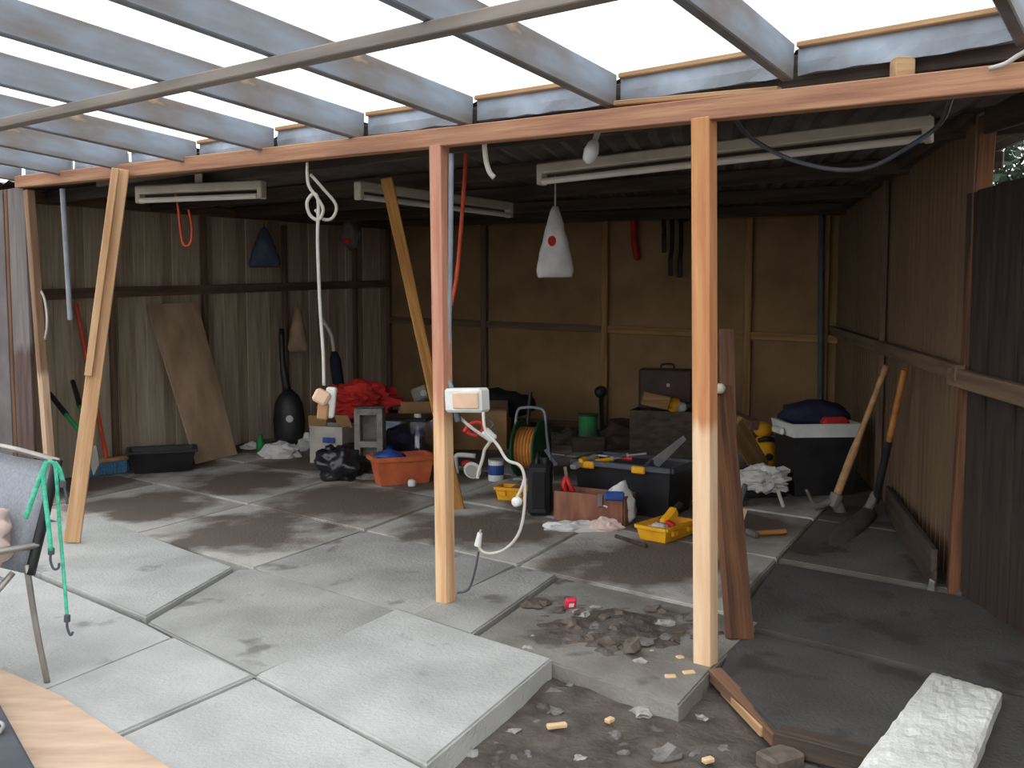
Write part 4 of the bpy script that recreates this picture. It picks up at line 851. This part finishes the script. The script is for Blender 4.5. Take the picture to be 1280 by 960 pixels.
for k, (u, v, l_, rz) in enumerate(((696, 907, .075, .25), (762, 900, .035, .8), (885, 950, .04, .5))):
    o = obj('wood_chip', MB().box(G(u, v, -.065), (l_, .025, .016), rz=rz, bev=.003), 'chip_wood'); tag(o, ('longest pale wood chip lying in the soil pit', 'stubby pale wood chip in the middle of the soil pit', 'pale wood chip in the soil pit near the timber edging')[k], 'wood chip', 'wood chips in the pit')
t = thing('red_packet', G(713, 763, -.02), 'bright pink-red packet on the rubble of the broken slab', 'packet'); p = G(713, 763, -.02); obj('packet_body', MB().box(p + V((0, 0, .035)), (.055, .03, .06), rz=.3, rx=.3, bev=.008), 'pink_red', t); obj('label', MB().box(p + V((.004, -.018, .03)), (.025, .004, .018), rz=.3, rx=.3), 'paper_white', t)
o = obj('blue_scrap', MB().box(G(780, 773, 0), (.03, .025, .008), rz=.5), 'blue_plastic'); tag(o, 'tiny blue plastic scrap on the broken slab', 'scrap')
mb = MB(); bmesh.ops.create_grid(mb.bm, x_segments=60, y_segments=60, size=.5); pc = G(772, 785, -.012)
for v_ in mb.bm.verts:
    q = v_.co.copy(); r_ = math.hypot(q.x / .42, q.y / .34); w_ = V((q.x, q.y, 0)) * 6
    v_.co = pc + V((q.x, q.y * .85, max(-.02, (1 - r_) * .03 + .02 * noise.noise(w_) + .014 * noise.noise(w_ * 3) - .004)))
bmesh.ops.delete(mb.bm, geom=[v_ for v_ in mb.bm.verts if v_.co.z < pc.z - .012], context='VERTS')
o = obj('soil_heap', mb, 'soil'); tag(o, 'low spread of dark soil on the broken slab left of the right post', 'soil', kind='stuff')
for k in range(26):
    u = random.uniform(700, 850); v = 800 + random.uniform(-40, 15)
    if k > 16: u = random.uniform(1120, 1270); v = 765 + random.uniform(-12, 40) + (u - 1150) * .15
    p = G(u, v, -.022)
    o = obj('dead_leaf', MB().plate([p + V(q) for q in ((-.03, 0, .012), (0, -.015, .006), (.03, .003, .016), (.0, .016, .012))], .003), 'dead_leaf'); o.rotation_euler.z = 0
    tag(o, 'brown dead leaf on the rubble of the broken slab' if k <= 16 else 'brown dead leaf on dark ground at the foot of the fence', 'leaf', 'dead leaves on the broken slab' if k <= 16 else 'dead leaves by the fence')
t = thing('offcut_stick', G(830, 685), 'thin dark stick on the floor before the larger yellow tray', 'stick'); t.name = 'dark_stick'
obj('stick_body', MB().tube([G(770, 672) + V((0, 0, .01)), G(800, 682) + V((0, 0, .012)), G(808, 685) + V((0, 0, .01))], .014, n=6), 'dark_timber', t)
# cardboard-coloured board bottom left, dark case on it
o = obj('plywood_board', MB().plate([G(0, 838, .02), G(75, 872, .02), G(215, 965, .02), G(120, 1100, .02), G(-200, 980, .02)], .018, n=(0, 0, 1)), 'ply_floor'); tag(o, 'warm plywood board lying on the slabs at bottom left', 'plywood')
p = G(-8, 940, .03); t = thing('dark_case', p, 'dark case edge with metal clips at the bottom left corner', 'case')
Pc = [G(-2, 893, .03), G(40, 972, .03)]; dd = (Pc[1] - Pc[0]).normalized(); sd = V((dd.y, -dd.x, 0)); sd = sd if sd.x < 0 else -sd
mbx = MB().prism([(q.x, q.y) for q in (Pc[0] - dd * .2, Pc[1] + dd * .4, Pc[1] + dd * .4 + sd * .4, Pc[0] - dd * .2 + sd * .4)], .03, .09, bev=.01); obj('case_body', mbx, 'cord_grey', t)
obj('clip', MB().tube([Pc[0].lerp(Pc[1], .35) + sd * .06 + V((0, 0, .07)), Pc[0].lerp(Pc[1], .5) + sd * .03 + V((0, 0, .075)), Pc[0].lerp(Pc[1], .6) + sd * .05 + V((0, 0, .07))], .006), 'steel', t, smooth=True)
# chair
cr, cl = V((-1.81, 3.66, 0)), V((-2.37, 4.16, 0)); ad = (cl - cr).normalized(); fd = V((-ad.y, ad.x, 0)); fd = fd if fd.y < 0 else -fd   # fd: the way the chair faces
t = thing('garden_chair', (cr + cl) / 2 + fd * .2, 'grey fabric garden chair with metal legs at the left edge', 'chair')
def cp(a, f, z): return cr + ad * a + fd * f + V((0, 0, z))
Wc = (cl - cr).length
bk = MB(); rows = []
for i in range(9):
    f = i / 8; rows.append([bk.bm.verts.new(cp(Wc * k / 8, .12 * (1 - f) + .05 * math.sin(k / 8 * math.pi), .44 + .42 * f) - fd * .06) for k in range(9)])
for i in range(8):
    for k in range(8): bk.bm.faces.new((rows[i][k], rows[i][k + 1], rows[i + 1][k + 1], rows[i + 1][k]))
bmesh.ops.solidify(bk.bm, geom=list(bk.bm.faces), thickness=.008)
obj('backrest', bk, 'chair_fabric', t, smooth=True)
obj('top_rail', MB().tube([cp(-.01, -.06, .865), cp(Wc / 2, -.05, .875), cp(Wc + .01, -.06, .865)], .013), 'chair_tube', t, smooth=True)
for a in (0, Wc):
    obj('back_upright', MB().tube([cp(a, -.06, .87), cp(a, .0, .65), cp(a, .06, .44)], .020), 'black_plastic', t, smooth=True)
    obj('leg', MB().tube([cp(a, .07, .48), cp(a, .045, .24), cp(a, .01, .0)], .012), 'chair_tube', t, smooth=True)
    obj('leg', MB().tube([cp(a, .12, .46), cp(a, .35, .23), cp(a, .58, .0)], .012), 'chair_tube', t, smooth=True)
    obj('armrest', MB().bar(cp(a, .02, .55), cp(a, .5, .55), .04, .022, bev=.008), 'chair_tube', t)
obj('seat', MB().plate([cp(.01, .14, .43), cp(.01, .6, .45), cp(Wc - .01, .6, .45), cp(Wc - .01, .14, .43)], .014), 'chair_fabric', t)
o = obj('pink_cloth', MB().blob(cp(.20, .22, .58), (.16, .14, .14), .35, 1.7, 81, 4, fine=.25), 'cloth_pink', smooth=True); tag(o, 'pale pink cloth bundled on the garden chair', 'cloth')
o = obj('white_cushion', MB().blob(cp(.12, .34, .50), (.16, .12, .06), .25, 1.6, 83, 4, fine=.15), 'cloth_white', smooth=True); tag(o, 'white cushion stacked at the front of the garden chair', 'cushion')
# bungee
Yb = 3.62; t = thing('bungee_cord', at(75, 780, Yb), 'green bungee cord with hooks draped over the chair corner', 'bungee cord')
obj('cord', MB().tube([at(u, v, Yb - .03) for u, v in ((32, 648), (42, 620), (52, 592), (58, 578), (55, 590), (55, 610), (60, 650), (64, 688))], .009), 'bungee', t, smooth=True)
obj('cord', MB().tube([at(u, v, Yb + .02) for u, v in ((60, 577), (68, 580), (71, 600), (74, 650), (80, 720), (84, 772))], .007), 'bungee', t, smooth=True)
obj('cord', MB().tube([at(u, v, Yb + .05) for u, v in ((68, 578), (75, 588), (79, 604))], .009), 'bungee', t, smooth=True)
for pts in (((64, 688), (63, 700), (67, 711), (73, 710), (74, 704)), ((84, 772), (84, 784), (88, 794), (91, 790)), ((79, 604), (82, 616), (84, 630))):
    h_ = obj('hook', MB().tube([at(u, v, Yb) for u, v in pts], .005), 'cord_grey', t, smooth=True)
    obj('ferrule', MB().cyl(at(pts[0][0], pts[0][1] - 3, Yb), at(pts[0][0], pts[0][1] + 5, Yb), .012), 'cord_grey', h_)
